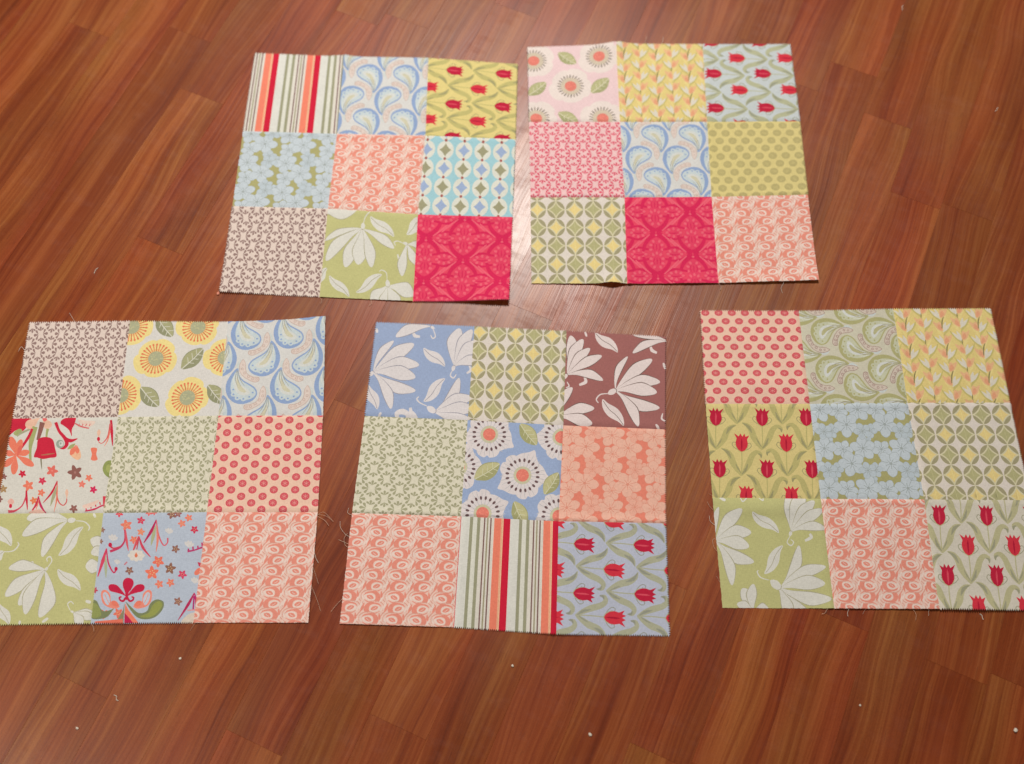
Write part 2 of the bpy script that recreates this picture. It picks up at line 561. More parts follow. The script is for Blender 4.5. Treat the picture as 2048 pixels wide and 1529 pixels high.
def p_tulip(bgc, rot=0, du=0.0, dv=0.0, k_=1.0):
    a = Art(bgc)
    gr = tuple(int(.56 * x + .44 * y) for x, y in zip((172, 168, 98), bgc))
    gd = tuple(int(.66 * x + .34 * y) for x, y in zip((134, 134, 96), bgc))
    a.push(M_t(.5, .5), M_r(rot), M_s(k_), M_t(-.5 + du, -.5 + dv))
    for j in range(-2, 7):
        for i in range(-2, 4):
            x = .10 + .43 * i + (.215 if j % 2 else 0)
            y = .42 + .275 * j
            a.push(M_t(x, y), M_s(1.16), M_t(0, .01))
            tulip(a, (205, 20, 54) if j % 2 == 0 else (228, 42, 60), (190, 12, 46) if j % 2 else (232, 70, 88), gr, gd,
                  1 if (i + j) % 2 else -1, 5 if (i + j) % 2 else -3)
            a.pop()
    a.pop()
    return a


def p_blossom(kind='blue', rot=0, du=0.0, dv=0.0, k_=1.0):
    if kind == 'blue':
        a = Art((176, 170, 108)); P1, P2, LN = (190, 202, 207), (198, 208, 212), (164, 173, 170)
    else:
        a = Art((245, 132, 106)); P1, P2, LN = (248, 176, 150), (250, 184, 158), (236, 148, 122)
    r_ = random.Random(5)
    a.push(M_t(.5, .5), M_r(rot), M_s(k_), M_t(-.5 + du, -.5 + dv))
    fl = []
    for i in range(-1, 4):
        for j in range(-1, 4):
            X, Y = .38 + .41 * i, .26 + .385 * j
            fl += [(X - .15, Y - .04, .136, 10), (X + .10, Y - .17, .130, 40), (X + .11, Y + .03, .100, 0), (X - .080, Y - .19, .090, 25),
                   (X - .085, Y + .125, .080, 50), (X + .03, Y + .165, .06, 10)]
    for x, y, r, ro in fl:
        ro += r_.uniform(-12, 12)
        a.flower5(x, y, r * 1.035, LN, ro, dip=.68)
        a.flower5(x, y, r, P1 if r < .1 else P2, ro, dip=.66)
        for q_ in range(5):
            an = math.radians(ro + 72 * q_ + 36)
            a.stroke([(x + .2 * r * math.cos(an), y + .2 * r * math.sin(an)), (x + .66 * r * math.cos(an), y + .66 * r * math.sin(an))], .006, LN, 1)
            an += math.radians(36)
            a.stroke([(x + .1 * r * math.cos(an), y + .1 * r * math.sin(an)), (x + .40 * r * math.cos(an), y + .40 * r * math.sin(an))], .006, LN, 1)
        a.ell(x, y, r * .12, r * .12, LN, 0, 6)
    a.pop()
    return a


def p_circles(kind='green', du=0.0, dv=0.0, sx=.2, sy=.2, rot=0):
    if kind == 'green':
        a = Art((228, 215, 200)); RING, C_A, C_B, LN = (168, 158, 118), (240, 212, 132), (186, 180, 124), (220, 210, 168)
    else:
        a = Art((158, 206, 213)); RING, C_A, C_B, LN = (224, 222, 206), (156, 176, 210), (162, 157, 120), (226, 224, 204)
    a.push(M_t(.5, .5), M_r(rot), M_t(-.5, -.5))
    for i in range(-1, 8):
        for j in range(-1, 8):
            X, Y = du + sx * i, dv + sy * j
            rx, ry = sx * (.48 if kind == 'green' else .45), sy * .50
            a.push(M_t(X, Y), M_s(rx, ry))
            if kind == 'green':
                a.stroke([(0, -1.2), (0, 1.2)], .12, LN, 1)
            a.ell(0, 0, 1.0, 1.0, LN, 0, 20)
            q = np.linspace(0, np.pi / 2, 6)
            ou = np.c_[np.cos(q), np.sin(q)]
            inn = np.c_[1 - np.sin(q), 1 - np.cos(q)][::-1]     # mirrored arc
            inn = .30 * inn + .70 * np.c_[np.cos(q), np.sin(q)][::-1] * 0 + .70 * np.c_[1 - np.sin(q), 1 - np.cos(q)][::-1]
            half = (.5 * ou + .5 * inn[::-1])
            lens = np.r_[ou, (ou * .25 + inn[::-1] * .75)[::-1]]
            for sgx in (-1, 1):
                for sgy in (-1, 1):
                    c = lens.mean(0)
                    L = (lens - c) * .93 + c
                    a.poly(L * np.array([sgx, sgy]), RING)
            cc = C_A if (i + j) % 2 == 0 else C_B
            ast = []
            for sgx, sgy, rev in ((1, 1, False), (-1, 1, True), (-1, -1, False), (1, -1, True)):
                seg = np.c_[1 - np.sin(q), 1 - np.cos(q)] * .74
                seg = seg * np.array([sgx, sgy])
                # blend towards a straight-sided diamond
                ends = np.linspace(0, 1, 6)[:, None]
                dia = (1 - ends) * np.array([.74 * sgx, 0]) + ends * np.array([0, .74 * sgy])
                seg = .45 * seg + .55 * dia
                ast += list(seg[::-1] if rev else seg)
            a.poly(ast, cc)
            if kind != 'green':
                a.ell(0, -1.05, .17, .17, (176, 92, 84), 0, 8)
            else:
                a.stroke([(-.05, -.55), (.05, .5)], .05, tuple(min(255, x + 14) for x in cc), 1)
            a.pop()
    a.pop()
    return a


def p_damask(kind='green', rot=0, du=0.0, dv=0.0, px=.255, py=.195):
    bgc, mc, sc = {'green': ((226, 218, 190), (170, 166, 128), (198, 191, 156)),
                   'brown': ((230, 208, 192), (152, 120, 112), (196, 168, 156)),
                   'pink': ((250, 196, 192), (232, 90, 110), (244, 140, 150))}[kind]
    a = Art(bgc)
    a.push(M_t(.5, .5), M_r(rot), M_t(-.5 + du, -.5 + dv))
    n = 0
    for j in range(-2, 14):
        for i in range(-2, 8):
            X, Y = px * i + (px / 2 if j % 2 else 0), py / 2 * j
            a.push(M_t(X, Y))
            k1, k2 = px / .255 * (.96 if kind == 'green' else .98), py / .195 * (.96 if kind == 'green' else .98)
            n += 1
            a.push(M_r((n * 37 % 23) - 11), M_s(k1 * (.93 + .02 * (n * 13 % 7)), k2))
            for sx in (-1, 1):
                a.push(M_s(sx, 1))
                a.spline([(.030, 0), (.056, -.010), (.078, -.016), (.092, 0), (.078, .016), (.056, .010)], mc, 3)
                for sg in (-1, 1):
                    a.spline([(.030, sg * .004), (.036, sg * .024), (.044, sg * .048), (.062, sg * .050), (.066, sg * .036), (.050, sg * .018)], mc, 3)
                a.pop()
            for sy in (-1, 1):
                a.push(M_s(1, sy))
                a.spline([(0, .036), (.008, .058), (.012, .074), (0, .086), (-.012, .074), (-.008, .058)], mc, 3)
                for sg in (-1, 1):
                    a.spline([(sg * .003, .036), (sg * .016, .044), (sg * .034, .050), (sg * .040, .064), (sg * .026, .068), (sg * .012, .056)], mc, 3)
                a.pop()
            a.pop()
            a.pop()
    a.pop()
    return a


MAG = {'green': ((198, 194, 124), (222, 218, 204), (176, 170, 136)), 'blue': ((154, 172, 206), (226, 217, 214), (158, 154, 164)),
       'brown': ((168, 100, 94), (234, 215, 208), (116, 92, 84))}


def magnolia(kind, corners, flowers, leaves, curls, lw):
    """flowers: (base, [(tip, width, bend), ...], calyx point)"""
    bgc, pc, ln = MAG[kind]
    a = Art(bgc)
    a.push(homography(corners))
    for pts, w in curls:
        a.stroke(pts, (w * .5, w, w * .6), pc, 5)
    for p0, p1, w in leaves:
        a.leaf(p0, p1, w, pc, ln, lw * .9, .05)
    for b, petals, cal in flowers:
        for tip, w, bend in petals:
            a.petal(b, tip, w + lw * 2.6, ln, bend=bend)
            a.petal(b, tip, w, pc, bend=bend)
        if cal is not None:
            d = np.array(b, float) - np.array(cal, float)
            nrm = np.array([-d[1], d[0]]) * .33
            a.spline([cal, np.array(cal) + d * .45 + nrm, np.array(b) + nrm * .7, np.array(b) + d * .12, np.array(b) - nrm * .7, np.array(cal) + d * .45 - nrm], pc, 4)
            a.stroke([np.array(b) + nrm * .75, np.array(b) + d * .14, np.array(b) - nrm * .75], lw, ln, 4)
    a.pop()
    return a


def p_reddamask(du=0.0, dv=0.0):
    a = Art((246, 62, 92))
    D, L1, L2 = (232, 26, 80), (252, 92, 112), (243, 56, 92)
    r_ = random.Random(3)
    a.push(M_t(du, dv))
    P = .80
    for i in range(-1, 3):
        for j in range(-1, 3):
            for ox, oy in ((0, 0), (P / 2, P / 2 * .62)):
                X, Y = ox + P * i, oy + P * .62 * j
                a.push(M_t(X, Y))
                # crossing scroll bands
                for sx in (-1, 1):
                    for sy in (-1, 1):
                        a.push(M_s(sx, sy))
                        a.stroke([(0, .02), (.07, .06), (.13, .14), (.15, .22)], (.06, .045, .03), D, 3)
                        a.stroke([(.03, .0), (.12, .06), (.22, .07), (.33, .05)], (.03, .04, .02), D, 3)
                        a.stroke([(.07, .02), (.16, .10), (.24, .18)], (.012, .022, .012), L1, 3)
                        a.pop()
                # tear-shaped medallions above/below and left/right
                for sy in (-1, 1):
                    a.push(M_s(1, sy))
                    a.spline([(0, .05), (.07, .11), (.09, .19), (.05, .26), (0, .29), (-.05, .26), (-.09, .19), (-.07, .11)], L2, 3)
                    for q_ in range(9):
                        t = math.radians(-60 + 300 / 8 * q_)
                        a.ell(.068 * math.cos(t), .175 + .085 * math.sin(t), .020, .015, L1, math.degrees(t), 7)
                    for q_ in range(3):
                        a.stroke([(-.03 + .03 * q_, .13), (-.04 + .04 * q_, .17), (-.02 + .02 * q_, .21)], (.006, .012, .006), D, 2)
                    a.pop()
                for sx in (-1, 1):
                    a.push(M_s(sx, 1))
                    a.spline([(.09, 0), (.16, .055), (.25, .06), (.30, 0), (.25, -.06), (.16, -.055)], L2, 3)
                    for q_ in range(8):
                        t = math.radians(-90 + 360 / 8 * q_)
                        a.ell(.20 + .075 * math.cos(t), .045 * math.sin(t), .020, .015, L1, math.degrees(t), 7)
                    a.stroke([(.14, 0), (.2, .01), (.26, 0)], (.006, .014, .006), D, 2)
                    a.pop()
                a.ell(0, .03, .015, .012, L1, 0, 7)
                a.pop()
    a.pop()
    return a


def p_poppy(kind, flowers, leaves):
    if kind == 'pink':
        bgc, pc, ol, dc, sc, st = (240, 204, 202), (238, 220, 208), (240, 212, 204), (236, 124, 106), (214, 196, 168), (140, 126, 112)
        R, rd, r0, r1, nst, tipd = .235, .066, .10, .150, 24, 0
    elif kind == 'yellow':
        bgc, pc, ol, dc, sc, st = (222, 216, 206), (244, 220, 136), (242, 212, 134), (176, 176, 136), (240, 200, 120), (238, 122, 80)
        R, rd, r0, r1, nst, tipd = .215, .078, .090, .148, 26, 1
    else:
        bgc, pc, ol, dc, sc, st = (154, 174, 210), (228, 216, 212), (196, 192, 192), (240, 124, 104), (206, 200, 160), (112, 84, 84)
        R, rd, r0, r1, nst, tipd = .248, .066, .082, .158, 20, 2
    a = Art(bgc)
    for (x, y, rot) in flowers:
        a.push(M_t(x, y), M_r(rot))
        for q_ in range(5):
            an = 72 * q_
            a.push(M_r(an))
            if kind == 'blue' and q_ % 2 == 0:      # pointed petal
                a.spline([(.04, -.06), (R * .5, -R * .56), (R * .80, -R * .42), (R * 1.0, -R * .10), (R * 1.16, R * .10), (R * .92, R * .26), (R * .55, R * .52), (.04, .05)], pc, 4)
            elif kind == 'blue':
                a.spline([(.04, -.05), (R * .55, -R * .50), (R * .88, -R * .40), (R * .98, -R * .12), (R * .90, 0), (R * .99, R * .14), (R * .86, R * .40), (R * .55, R * .48), (.04, .05)], pc, 4)
            else:
                w_ = (1.0, .92, 1.06, .95, 1.02)[q_]
                a.spline([(.04, -.05), (R * .55, -R * .52), (R * .86 * w_, -R * .42), (R * w_, -R * .05), (R * .90 * w_, R * .40), (R * .55, R * .50), (.04, .05)], pc, 4)
            if kind == 'blue':
                for v_ in (-.06, -.02, .03, .07):
                    a.stroke([(R * .62, v_ * .7), (R * .80, v_), (R * .92, v_ * 1.1)], .006, ol, 2)
                a.stroke([(.06, R * .2), (R * .5, R * .47), (R * .8, R * .44)], .007, ol, 3)
            a.pop()
        a.ell(0, 0, r0 + .012, r0 + .012, sc, 0, 16)
        for q_ in range(nst):
            t = math.radians(360 / nst * q_ + 4)
            c, s_ = math.cos(t), math.sin(t)
            if kind == 'blue':
                a.stroke([(r0 * c, r0 * s_), (r1 * .9 * c, r1 * .9 * s_)], .006, ol, 1)
                a.ell(r1 * c, r1 * s_, .021, .013, st, math.degrees(t), 8)
            elif kind == 'yellow':
                a.stroke([(r0 * .8 * c, r0 * .8 * s_), (r1 * c, r1 * s_)], (.006, .012), st if q_ % 3 else (212, 92, 60), 1)
                a.ell(r1 * c, r1 * s_, .014, .011, st, math.degrees(t), 7)
            else:
                a.ell(.128 * c, .128 * s_, .026, .0085, st if q_ % 2 else (168, 150, 132), math.degrees(t) + 10, 7)
        a.ell(0, 0, rd, rd, dc, 0, 16)
        r_ = random.Random(2)
        for q_ in range(16):
            t, rr = r_.uniform(0, 6.3), rd * math.sqrt(r_.random()) * .85
            a.ell(rr * math.cos(t), rr * math.sin(t), .009, .007, tuple(min(255, int(v * 1.10)) for v in dc) if kind != 'yellow' else (196, 190, 140), 0, 6)
        a.pop()
    g1, g2, gl = {'pink': ((172, 170, 116), (190, 186, 130), (222, 212, 176)), 'yellow': ((150, 150, 112), (172, 170, 122), (216, 212, 190)),
                  'blue': ((170, 168, 112), (198, 192, 136), (214, 210, 170))}[kind]
    for x, y, ang, L in leaves:
        a.push(M_t(x, y), M_r(ang))
        a.spline([(-L / 2, 0), (-L * .3, -L * .22), (0, -L * .30), (L * .3, -L * .2), (L / 2, .0), (L * .2, L * .24), (-L * .12, L * .27), (-L * .35, L * .15)], g1, 4)
        a.spline([(-L / 2, 0), (-L * .3, -L * .20), (0, -L * .27), (L * .3, -L * .17), (L / 2, .0), (L * .1, -.005)], g2, 4)
        a.stroke([(-L / 2, 0), (0, .008), (L / 2, 0)], .010, gl, 3)
        for q_ in (-.2, 0, .2):
            a.stroke([(q_ * L, 0), (q_ * L + L * .12, L * .17)], .006, gl, 1)
            a.stroke([(q_ * L, 0), (q_ * L + L * .12, -L * .17)], .006, gl, 1)
        a.pop()
    return a


def p_lily(du=0.0, dv=0.0, rot=0):
    a = Art((234, 208, 124))
    G, Dk, Wt, O1, O2, Y = (206, 190, 108), (146, 132, 82), (226, 216, 194), (240, 184, 130), (238, 162, 118), (240, 216, 134)
    a.push(M_t(.5, .5), M_r(rot), M_t(-.5 + du, -.5 + dv))
    for i in range(-1, 8):
        for j in range(-2, 6):
            x = .075 + .185 * i
            y = .16 + .29 * j + (.10 if i % 2 else 0)
            sx = 1 if i % 2 else -1
            for sxx, yy in ((sx, y), (-sx, y + .145)):
                a.push(M_t(x, yy), M_s(sxx, 1))
                a.leaf((0, .12), (-.115, -.055), .034, G, None, 0, .03)
                a.leaf((0, .13), (.075, -.02), .030, Y)
                a.leaf((.0, .07), (-.095, -.03), .034, Wt)
                a.leaf((-.01, .05), (-.045, -.045), .032, Wt)
                a.spline([(.0, .055), (-.005, .0), (.015, -.045), (.045, -.03), (.085, -.05), (.07, .0), (.04, .045)], O1, 3)
                a.spline([(.005, .05), (.005, .01), (.03, -.02), (.045, .02)], O2, 3)
                a.pop()
            if i % 2 == 0:
                a.stroke([(x + .035, y - .10), (x + .012, y - .05), (x - .002, y + .03)], (.006, .015, .008), Dk, 3)
            else:
                a.stroke([(x - .005, y + .05), (x - .01, y + .10)], (.006, .012, .006), Dk, 2)
    a.pop()
    return a


def p_dots(kind, sx, sy, rx, ry, du=0.0, dv=0.0):
    if kind == 'yellow':
        a = Art((226, 206, 128)); DC, LN = (192, 176, 110), (202, 186, 116)
    else:
        a = Art((247, 198, 170)); DC, LN = (226, 84, 92), (244, 162, 150)
    r_ = random.Random(8)
    for j in range(-1, int(1 / sy) + 3):
        for i in range(-1, int(1 / sx) + 3):
            x, y = du + sx * i + (sx / 2 if j % 2 else 0), dv + sy * j
            a.ell(x, y, rx, ry, DC, 0, 14)
            for q_ in range(3):
                t = math.radians(60 * q_ + (30 if kind == 'coral' else r_.uniform(0, 50)))
                c, s_ = math.cos(t) * rx * .62, math.sin(t) * ry * .62
                a.stroke([(x - c, y - s_), (x + c, y + s_)], .0036 if kind == 'coral' else .0065, LN, 1)
    return a


def p_folk_cream():
    a = Art((220, 214, 200))
    Rd, Co, Pe, Ol, Br, Ma = (218, 28, 56), (246, 122, 92), (240, 188, 158), (168, 172, 104), (150, 92, 82), (196, 34, 84)
    a.push(homography([(181, 125), (1643, 104), (1439, 1439), (-42, 1446)]))
    # corner bloom
    a.spline([(150, 110), (430, 110), (370, 250), (300, 310), (230, 290), (130, 360), (110, 260)], Rd, 4)
    a.spline([(190, 330), (270, 270), (310, 300), (240, 370)], Ol, 4)
    a.stroke([(430, 270), (300, 330), (240, 380)], (26, 30, 14), (170, 168, 130))
    for b, t in (((560, 110), (365, 250)), ((600, 120), (690, 260))):
        a.petal(b, t, 120, Pe, wide=.6, tip=.5)
    a.spline([(585, 115), (620, 105), (660, 140), (620, 170)], (238, 100, 96), 3)
    a.stroke([(590, 180), (560, 300), (525, 430)], (70, 60, 40), Br)
    a.stroke([(490, 240), (440, 420), (420, 560), (425, 730)], (70, 70, 40, 30), Ol)
    a.stroke([(665, 270), (650, 330), (645, 390)], (40, 30, 24), Ol)
    a.stroke([(450, 270), (390, 400), (290, 550)], (34, 40, 30), Rd)
    # coral lily
    for t, w in (((150, 380), 110), ((300, 420), 90), ((410, 590), 90), ((470, 790), 100), ((190, 910), 100), ((60, 800), 90), ((80, 600), 90)):
        a.petal((225, 640), t, w, Co, wide=.6, tip=.4)
    a.petal((240, 660), (300, 500), 60, (238, 104, 84))
    # bell
    a.spline([(470, 660), (510, 540), (530, 420), (630, 385), (730, 420), (765, 540), (785, 660), (690, 680), (600, 695), (520, 675)], Rd, 5)
    a.stroke([(570, 640), (660, 630), (760, 615)], (10, 22, 8), (186, 108, 78))
    a.stroke([(570, 690), (575, 770), (582, 840)], (24, 18, 4), (140, 132, 104))
    # red scrolls
    a.stroke([(775, 180), (820, 300), (900, 400), (930, 480), (890, 540), (830, 545)], (46, 40, 50, 54, 40, 10), Rd)
    a.stroke([(900, 400), (980, 440), (1080, 410)], (40, 52, 10), Rd)
    a.ell(835, 485, 56, 60, (156, 168, 150), 0, 16); a.ell(850, 482, 34, 38, (214, 212, 200), 0, 12); a.ell(842, 478, 14, 16, (156, 168, 150), 0, 8)
    a.spline([(840, 190), (900, 120), (1050, 110), (1040, 200), (1000, 280), (1000, 380), (960, 290), (890, 230)], Rd, 4)
    a.stroke([(1045, 195), (1130, 240), (1240, 265)], (18, 22, 16), (226, 96, 96))
    a.spline([(1090, 140), (1200, 160), (1330, 170), (1260, 240), (1150, 220)], (236, 206, 186), 4)
    for x in (1090, 1140, 1190, 1240):
        a.stroke([(x, 235), (x + 18, 200)], 12, (226, 110, 106), 1)
    # bud
    a.petal((980, 500), (1105, 700), 150, (246, 186, 142), wide=.5)
    a.petal((1060, 500), (980, 640), 70, Co); a.petal((1070, 500), (1080, 620), 60, Co)
    a.leaf((940, 560), (1050, 480), 50, Ol)
    a.spline([(1265, 545), (1350, 545), (1340, 630), (1360, 700), (1310, 720), (1265, 700), (1280, 630)], Co, 3)
    # right tendrils
    a.stroke([(1550, 150), (1560, 320), (1568, 510)], (34, 40, 6), Rd)
    a.stroke([(1540, 200), (1500, 380), (1420, 475), (1370, 450)], (34, 20, 10, 14), (226, 92, 92))
    a.stroke([(1535, 300), (1500, 430), (1450, 520)], (20, 16, 4), Co)
    a.petal((1370, 400), (1380, 280), 50, Pe); a.ell(1372, 415, 22, 30, Rd)
    a.spline([(1560, 720), (1470, 740), (1430, 830), (1470, 920), (1560, 960), (1620, 850)], (150, 160, 84), 4)
    a.ell(1520, 830, 40, 60, (172, 178, 96))
    # little five-petalled flowers
    for x, y, r, c in ((312, 900, 58, Rd), (725, 860, 88, (240, 108, 92)), (1045, 882, 112, Br), (588, 998, 60, (226, 50, 80)), (1238, 958, 56, Co),
                       (1142, 1045, 56, (244, 120, 100)), (1302, 1120, 58, (224, 34, 84)), (1030, 1382, 64, Br), (395, 1065, 82, Co), (575, 1160, 58, Co), (470, 1270, 58, (240, 124, 76)),
                       (60, 940, 46, Br), (50, 1110, 60, (180, 140, 90)), (0, 1250, 50, Br)):
        a.star5(x, y, r, c, x % 72)
        a.ell(x, y, r * .16, r * .16, tuple(min(255, v + 24) for v in c), 0, 7)
    # stems at the foot
    a.stroke([(368, 1130), (372, 1250), (388, 1400)], (22, 34, 8), Rd)
    a.stroke([(362, 1220), (310, 1340), (220, 1410), (120, 1420)], (20, 18, 26, 40), (222, 70, 90))
    a.petal((150, 1360), (160, 1240), 90, (236, 178, 160)); a.ell(152, 1345, 22, 30, Rd)
    a.stroke([(540, 1210), (510, 1310), (455, 1410)], (18, 32, 20), (214, 40, 70))
    a.stroke([(540, 1230), (570, 1340), (640, 1440)], (16, 34, 14), (206, 36, 84))
    a.stroke([(545, 1250), (520, 1340), (505, 1410)], (12, 16, 4), Co)
    a.stroke([(797, 1000), (720, 1160), (600, 1300)], (14, 30, 8), Rd)
    a.stroke([(797, 1010), (790, 1180), (820, 1290), (880, 1335), (925, 1290), (930, 1220)], (12, 20, 18, 14, 16, 12), (224, 80, 78))
    a.leaf((795, 1060), (700, 1350), 46, (174, 172, 128))
    a.stroke([(797, 1050), (790, 1250), (755, 1430)], (10, 22, 4), Co)
    a.petal((930, 1250), (930, 1110), 44, Pe)
    a.stroke([(1460, 1210), (1462, 1320), (1462, 1430)], (40, 44, 8), (232, 50, 74))
    a.stroke([(1440, 1335), (1320, 1390), (1190, 1415)], (20, 26, 14), (216, 40, 84))
    for x, y in ((1200, 1385), (1265, 1360), (1330, 1335), (1395, 1310)):
        a.stroke([(x + 10, y + 22), (x, y - 20)], 18, (226, 60, 84), 1)
    a.spline([(1150, 1340), (1260, 1300), (1390, 1260), (1330, 1330), (1200, 1380)], (238, 200, 180), 3)
    a.spline([(400, 1440), (480, 1400), (570, 1395), (620, 1440)], (236, 186, 164), 3)
    a.pop()
    return a


def p_folk_blue():
    a = Art((184, 194, 208))
    Rd, Co, Ol, Br, Ma, Wh = (212, 22, 62), (246, 122, 96), (142, 148, 78), (150, 98, 86), (196, 30, 84), (224, 214, 200)
    a.push(homography([(226, 104), (1492, 92), (1327, 1443), (76, 1452)]))
    for x, y, r, c in ((425, 110, 52, (232, 66, 86)), (510, 260, 76, (244, 122, 98)), (688, 200, 54, (228, 52, 90)), (688, 345, 52, (242, 134, 98)), (600, 445, 56, (244, 118, 92)),
                       (785, 100, 46, (236, 96, 96)), (845, 95, 40, (232, 92, 96)), (1065, 120, 66, Br), (1140, 115, 50, (156, 90, 92)), (1270, 165, 52, Co), (1188, 238, 54, (242, 128, 104)),
                       (1340, 315, 54, (222, 36, 78)), (1112, 560, 56, Br), (898, 712, 78, (246, 112, 86)), (820, 850, 90, (248, 116, 88)), (1048, 800, 76, (150, 98, 78)),
                       (1195, 872, 58, (228, 52, 98)), (910, 988, 58, Co), (1053, 972, 56, Co), (548, 825, 56, Br), (1142, 1195, 56, (160, 104, 90)),
                       (215, 320, 40, Br), (195, 465, 36, Br), (125, 1060, 42, (206, 34, 78)), (240, 1345, 62, (240, 110, 90)), (415, 1335, 66, (240, 112, 88)), (1310, 1390, 40, Co)):
        a.star5(x, y, r, c, (x * 7) % 72)
        for q_ in range(5):
            t = 1.2566 * q_
            a.ell(x + r * .28 * math.cos(t), y + r * .28 * math.sin(t), r * .08, r * .08, (236, 206, 140), 0, 5)
    # tendrils
    a.stroke([(492, 320), (490, 450), (430, 540), (310, 590)], (22, 20, 26, 34), (208, 52, 92))
    a.stroke([(500, 330), (515, 470), (535, 580)], (14, 30, 8), (232, 84, 96))
    a.stroke([(430, 530), (350, 550), (300, 510)], (14, 18, 30), (214, 60, 80)); a.ell(312, 508, 24, 28, Rd)
    a.stroke([(662, 400), (630, 490), (595, 575)], (18, 34, 14), (230, 76, 84))
    a.stroke([(665, 410), (710, 540), (805, 660)], (14, 34, 8), (220, 60, 84))
    a.stroke([(660, 430), (650, 500), (635, 570)], 12, (196, 60, 76))
    a.stroke([(875, 190), (810, 340), (720, 485)], (12, 38, 10), Ma)
    a.stroke([(875, 200), (900, 380), (960, 510), (1010, 480), (1012, 420)], (12, 20, 16, 16, 22), (226, 88, 104))
    a.stroke([(878, 260), (890, 440), (870, 600)], (10, 30, 4), (240, 128, 106))
    a.leaf((868, 260), (808, 520), 44, (178, 180, 134))
    a.stroke([(268, 550), (225, 700), (160, 900)], (12, 44, 12), (226, 60, 92))
    a.stroke([(268, 560), (290, 730), (355, 850), (390, 800)], (12, 20, 18, 22), (212, 50, 92)); a.ell(385, 805, 20, 26, Rd)
    a.leaf((256, 640), (262, 920), 36, (176, 182, 140))
    # pale blooms
    for x, y, s_ in ((340, 440, 70), (1025, 350, 60), (395, 730, 46), (1270, 520, 70), (1340, 960, 60)):
        for t in (-130, -95, -60, -25):
            a.petal((x, y + 20), (x + s_ * math.cos(math.radians(t)), y + s_ * math.sin(math.radians(t))), s_ * .55, (216, 210, 204))
    for t in range(0, 360, 45):
        a.petal((630, 640), (630 + 105 * math.cos(math.radians(t)), 640 + 75 * math.sin(math.radians(t))), 62, Wh)
    a.petal((630, 600), (628, 665), 40, (238, 120, 80)); a.stroke([(485, 755), (520, 720)], 18, (210, 120, 130), 1)
    a.stroke([(1255, 590), (1350, 570), (1450, 530)], (26, 18, 24), (196, 52, 110))
    for x, y in ((1270, 575), (1325, 550), (1385, 540), (1435, 500)):
        a.stroke([(x, y + 20), (x - 4, y - 22)], 20, (200, 54, 108), 1)
    a.petal((1380, 720), (1430, 770), 50, (214, 50, 80)); a.spline([(1340, 840), (1390, 790), (1430, 800), (1400, 860), (1350, 880)], Co, 3)
    a.stroke([(1340, 1090), (1265, 1230), (1140, 1420)], (10, 36, 6), Ma)
    a.stroke([(1340, 1095), (1362, 1200), (1358, 1310)], (10, 34, 10), (204, 30, 100)); a.stroke([(1335, 1130), (1325, 1290)], 18, (190, 30, 110), 1)
    a.stroke([(1255, 1300), (1360, 1290)], 16, (232, 150, 150), 1)
    a.spline([(1180, 1450), (1260, 1350), (1370, 1330), (1360, 1450)], (224, 206, 186), 3)
    # heraldic lily with scrolls and leaves
    a.spline([(490, 1200), (380, 1260), (290, 1370), (210, 1400), (100, 1400), (70, 1330), (90, 1190), (150, 1190), (190, 1270), (240, 1310), (330, 1290), (430, 1230)], (126, 134, 88), 4)
    a.spline([(500, 1200), (560, 1250), (660, 1330), (760, 1310), (800, 1220), (880, 1170), (965, 1200), (960, 1280), (880, 1370), (770, 1405), (660, 1390), (580, 1320)], (126, 134, 88), 4)
    a.spline([(680, 1370), (780, 1330), (830, 1240), (900, 1190), (950, 1220), (930, 1280), (850, 1360), (760, 1385)], (152, 158, 74), 4)
    a.spline([(85, 1380), (90, 1230), (140, 1220), (190, 1290), (200, 1370)], (148, 156, 82), 4)
    a.poly([(490, 1210), (470, 1300), (380, 1450), (480, 1450)], (146, 134, 96))
    a.poly([(495, 1215), (540, 1300), (665, 1450), (490, 1450)], (248, 124, 92))
    a.poly([(490, 1330), (530, 1370), (600, 1450), (490, 1450)], (206, 24, 72))
    a.poly([(470, 1400), (130, 1430), (130, 1450), (470, 1460)], (240, 112, 84))
    for sx in (-1, 1):
        a.push(M_t(512, 0), M_s(sx, 1))
        a.spline([(10, 1130), (60, 1060), (120, 1000), (190, 990), (220, 1020), (200, 1070), (130, 1090), (60, 1110)], Rd, 4)
        a.stroke([(10, 1150), (40, 1190), (75, 1180), (85, 1150), (60, 1140)], (26, 26, 22, 22, 18), (206, 22, 66))
        a.spline([(190, 1190), (200, 1110), (250, 1060), (300, 1070), (310, 1130), (290, 1210), (230, 1260), (130, 1280), (80, 1250), (150, 1240)], (247, 138, 114), 4)
        a.spline([(200, 1190), (220, 1120), (255, 1085), (285, 1100), (285, 1150), (260, 1210), (225, 1240)], (196, 202, 214), 4)
        a.stroke([(205, 1230), (240, 1170), (265, 1110)], 8, (244, 150, 126), 2)
        a.spline([(90, 1240), (130, 1190), (180, 1190), (175, 1230), (130, 1255)], (246, 122, 96), 3)
        a.pop()
    a.spline([(500, 1170), (495, 1090), (470, 1020), (470, 960), (500, 920), (550, 915), (590, 940), (598, 990), (570, 1050), (535, 1100), (530, 1170)], Rd, 5)
    a.pop()
    return a


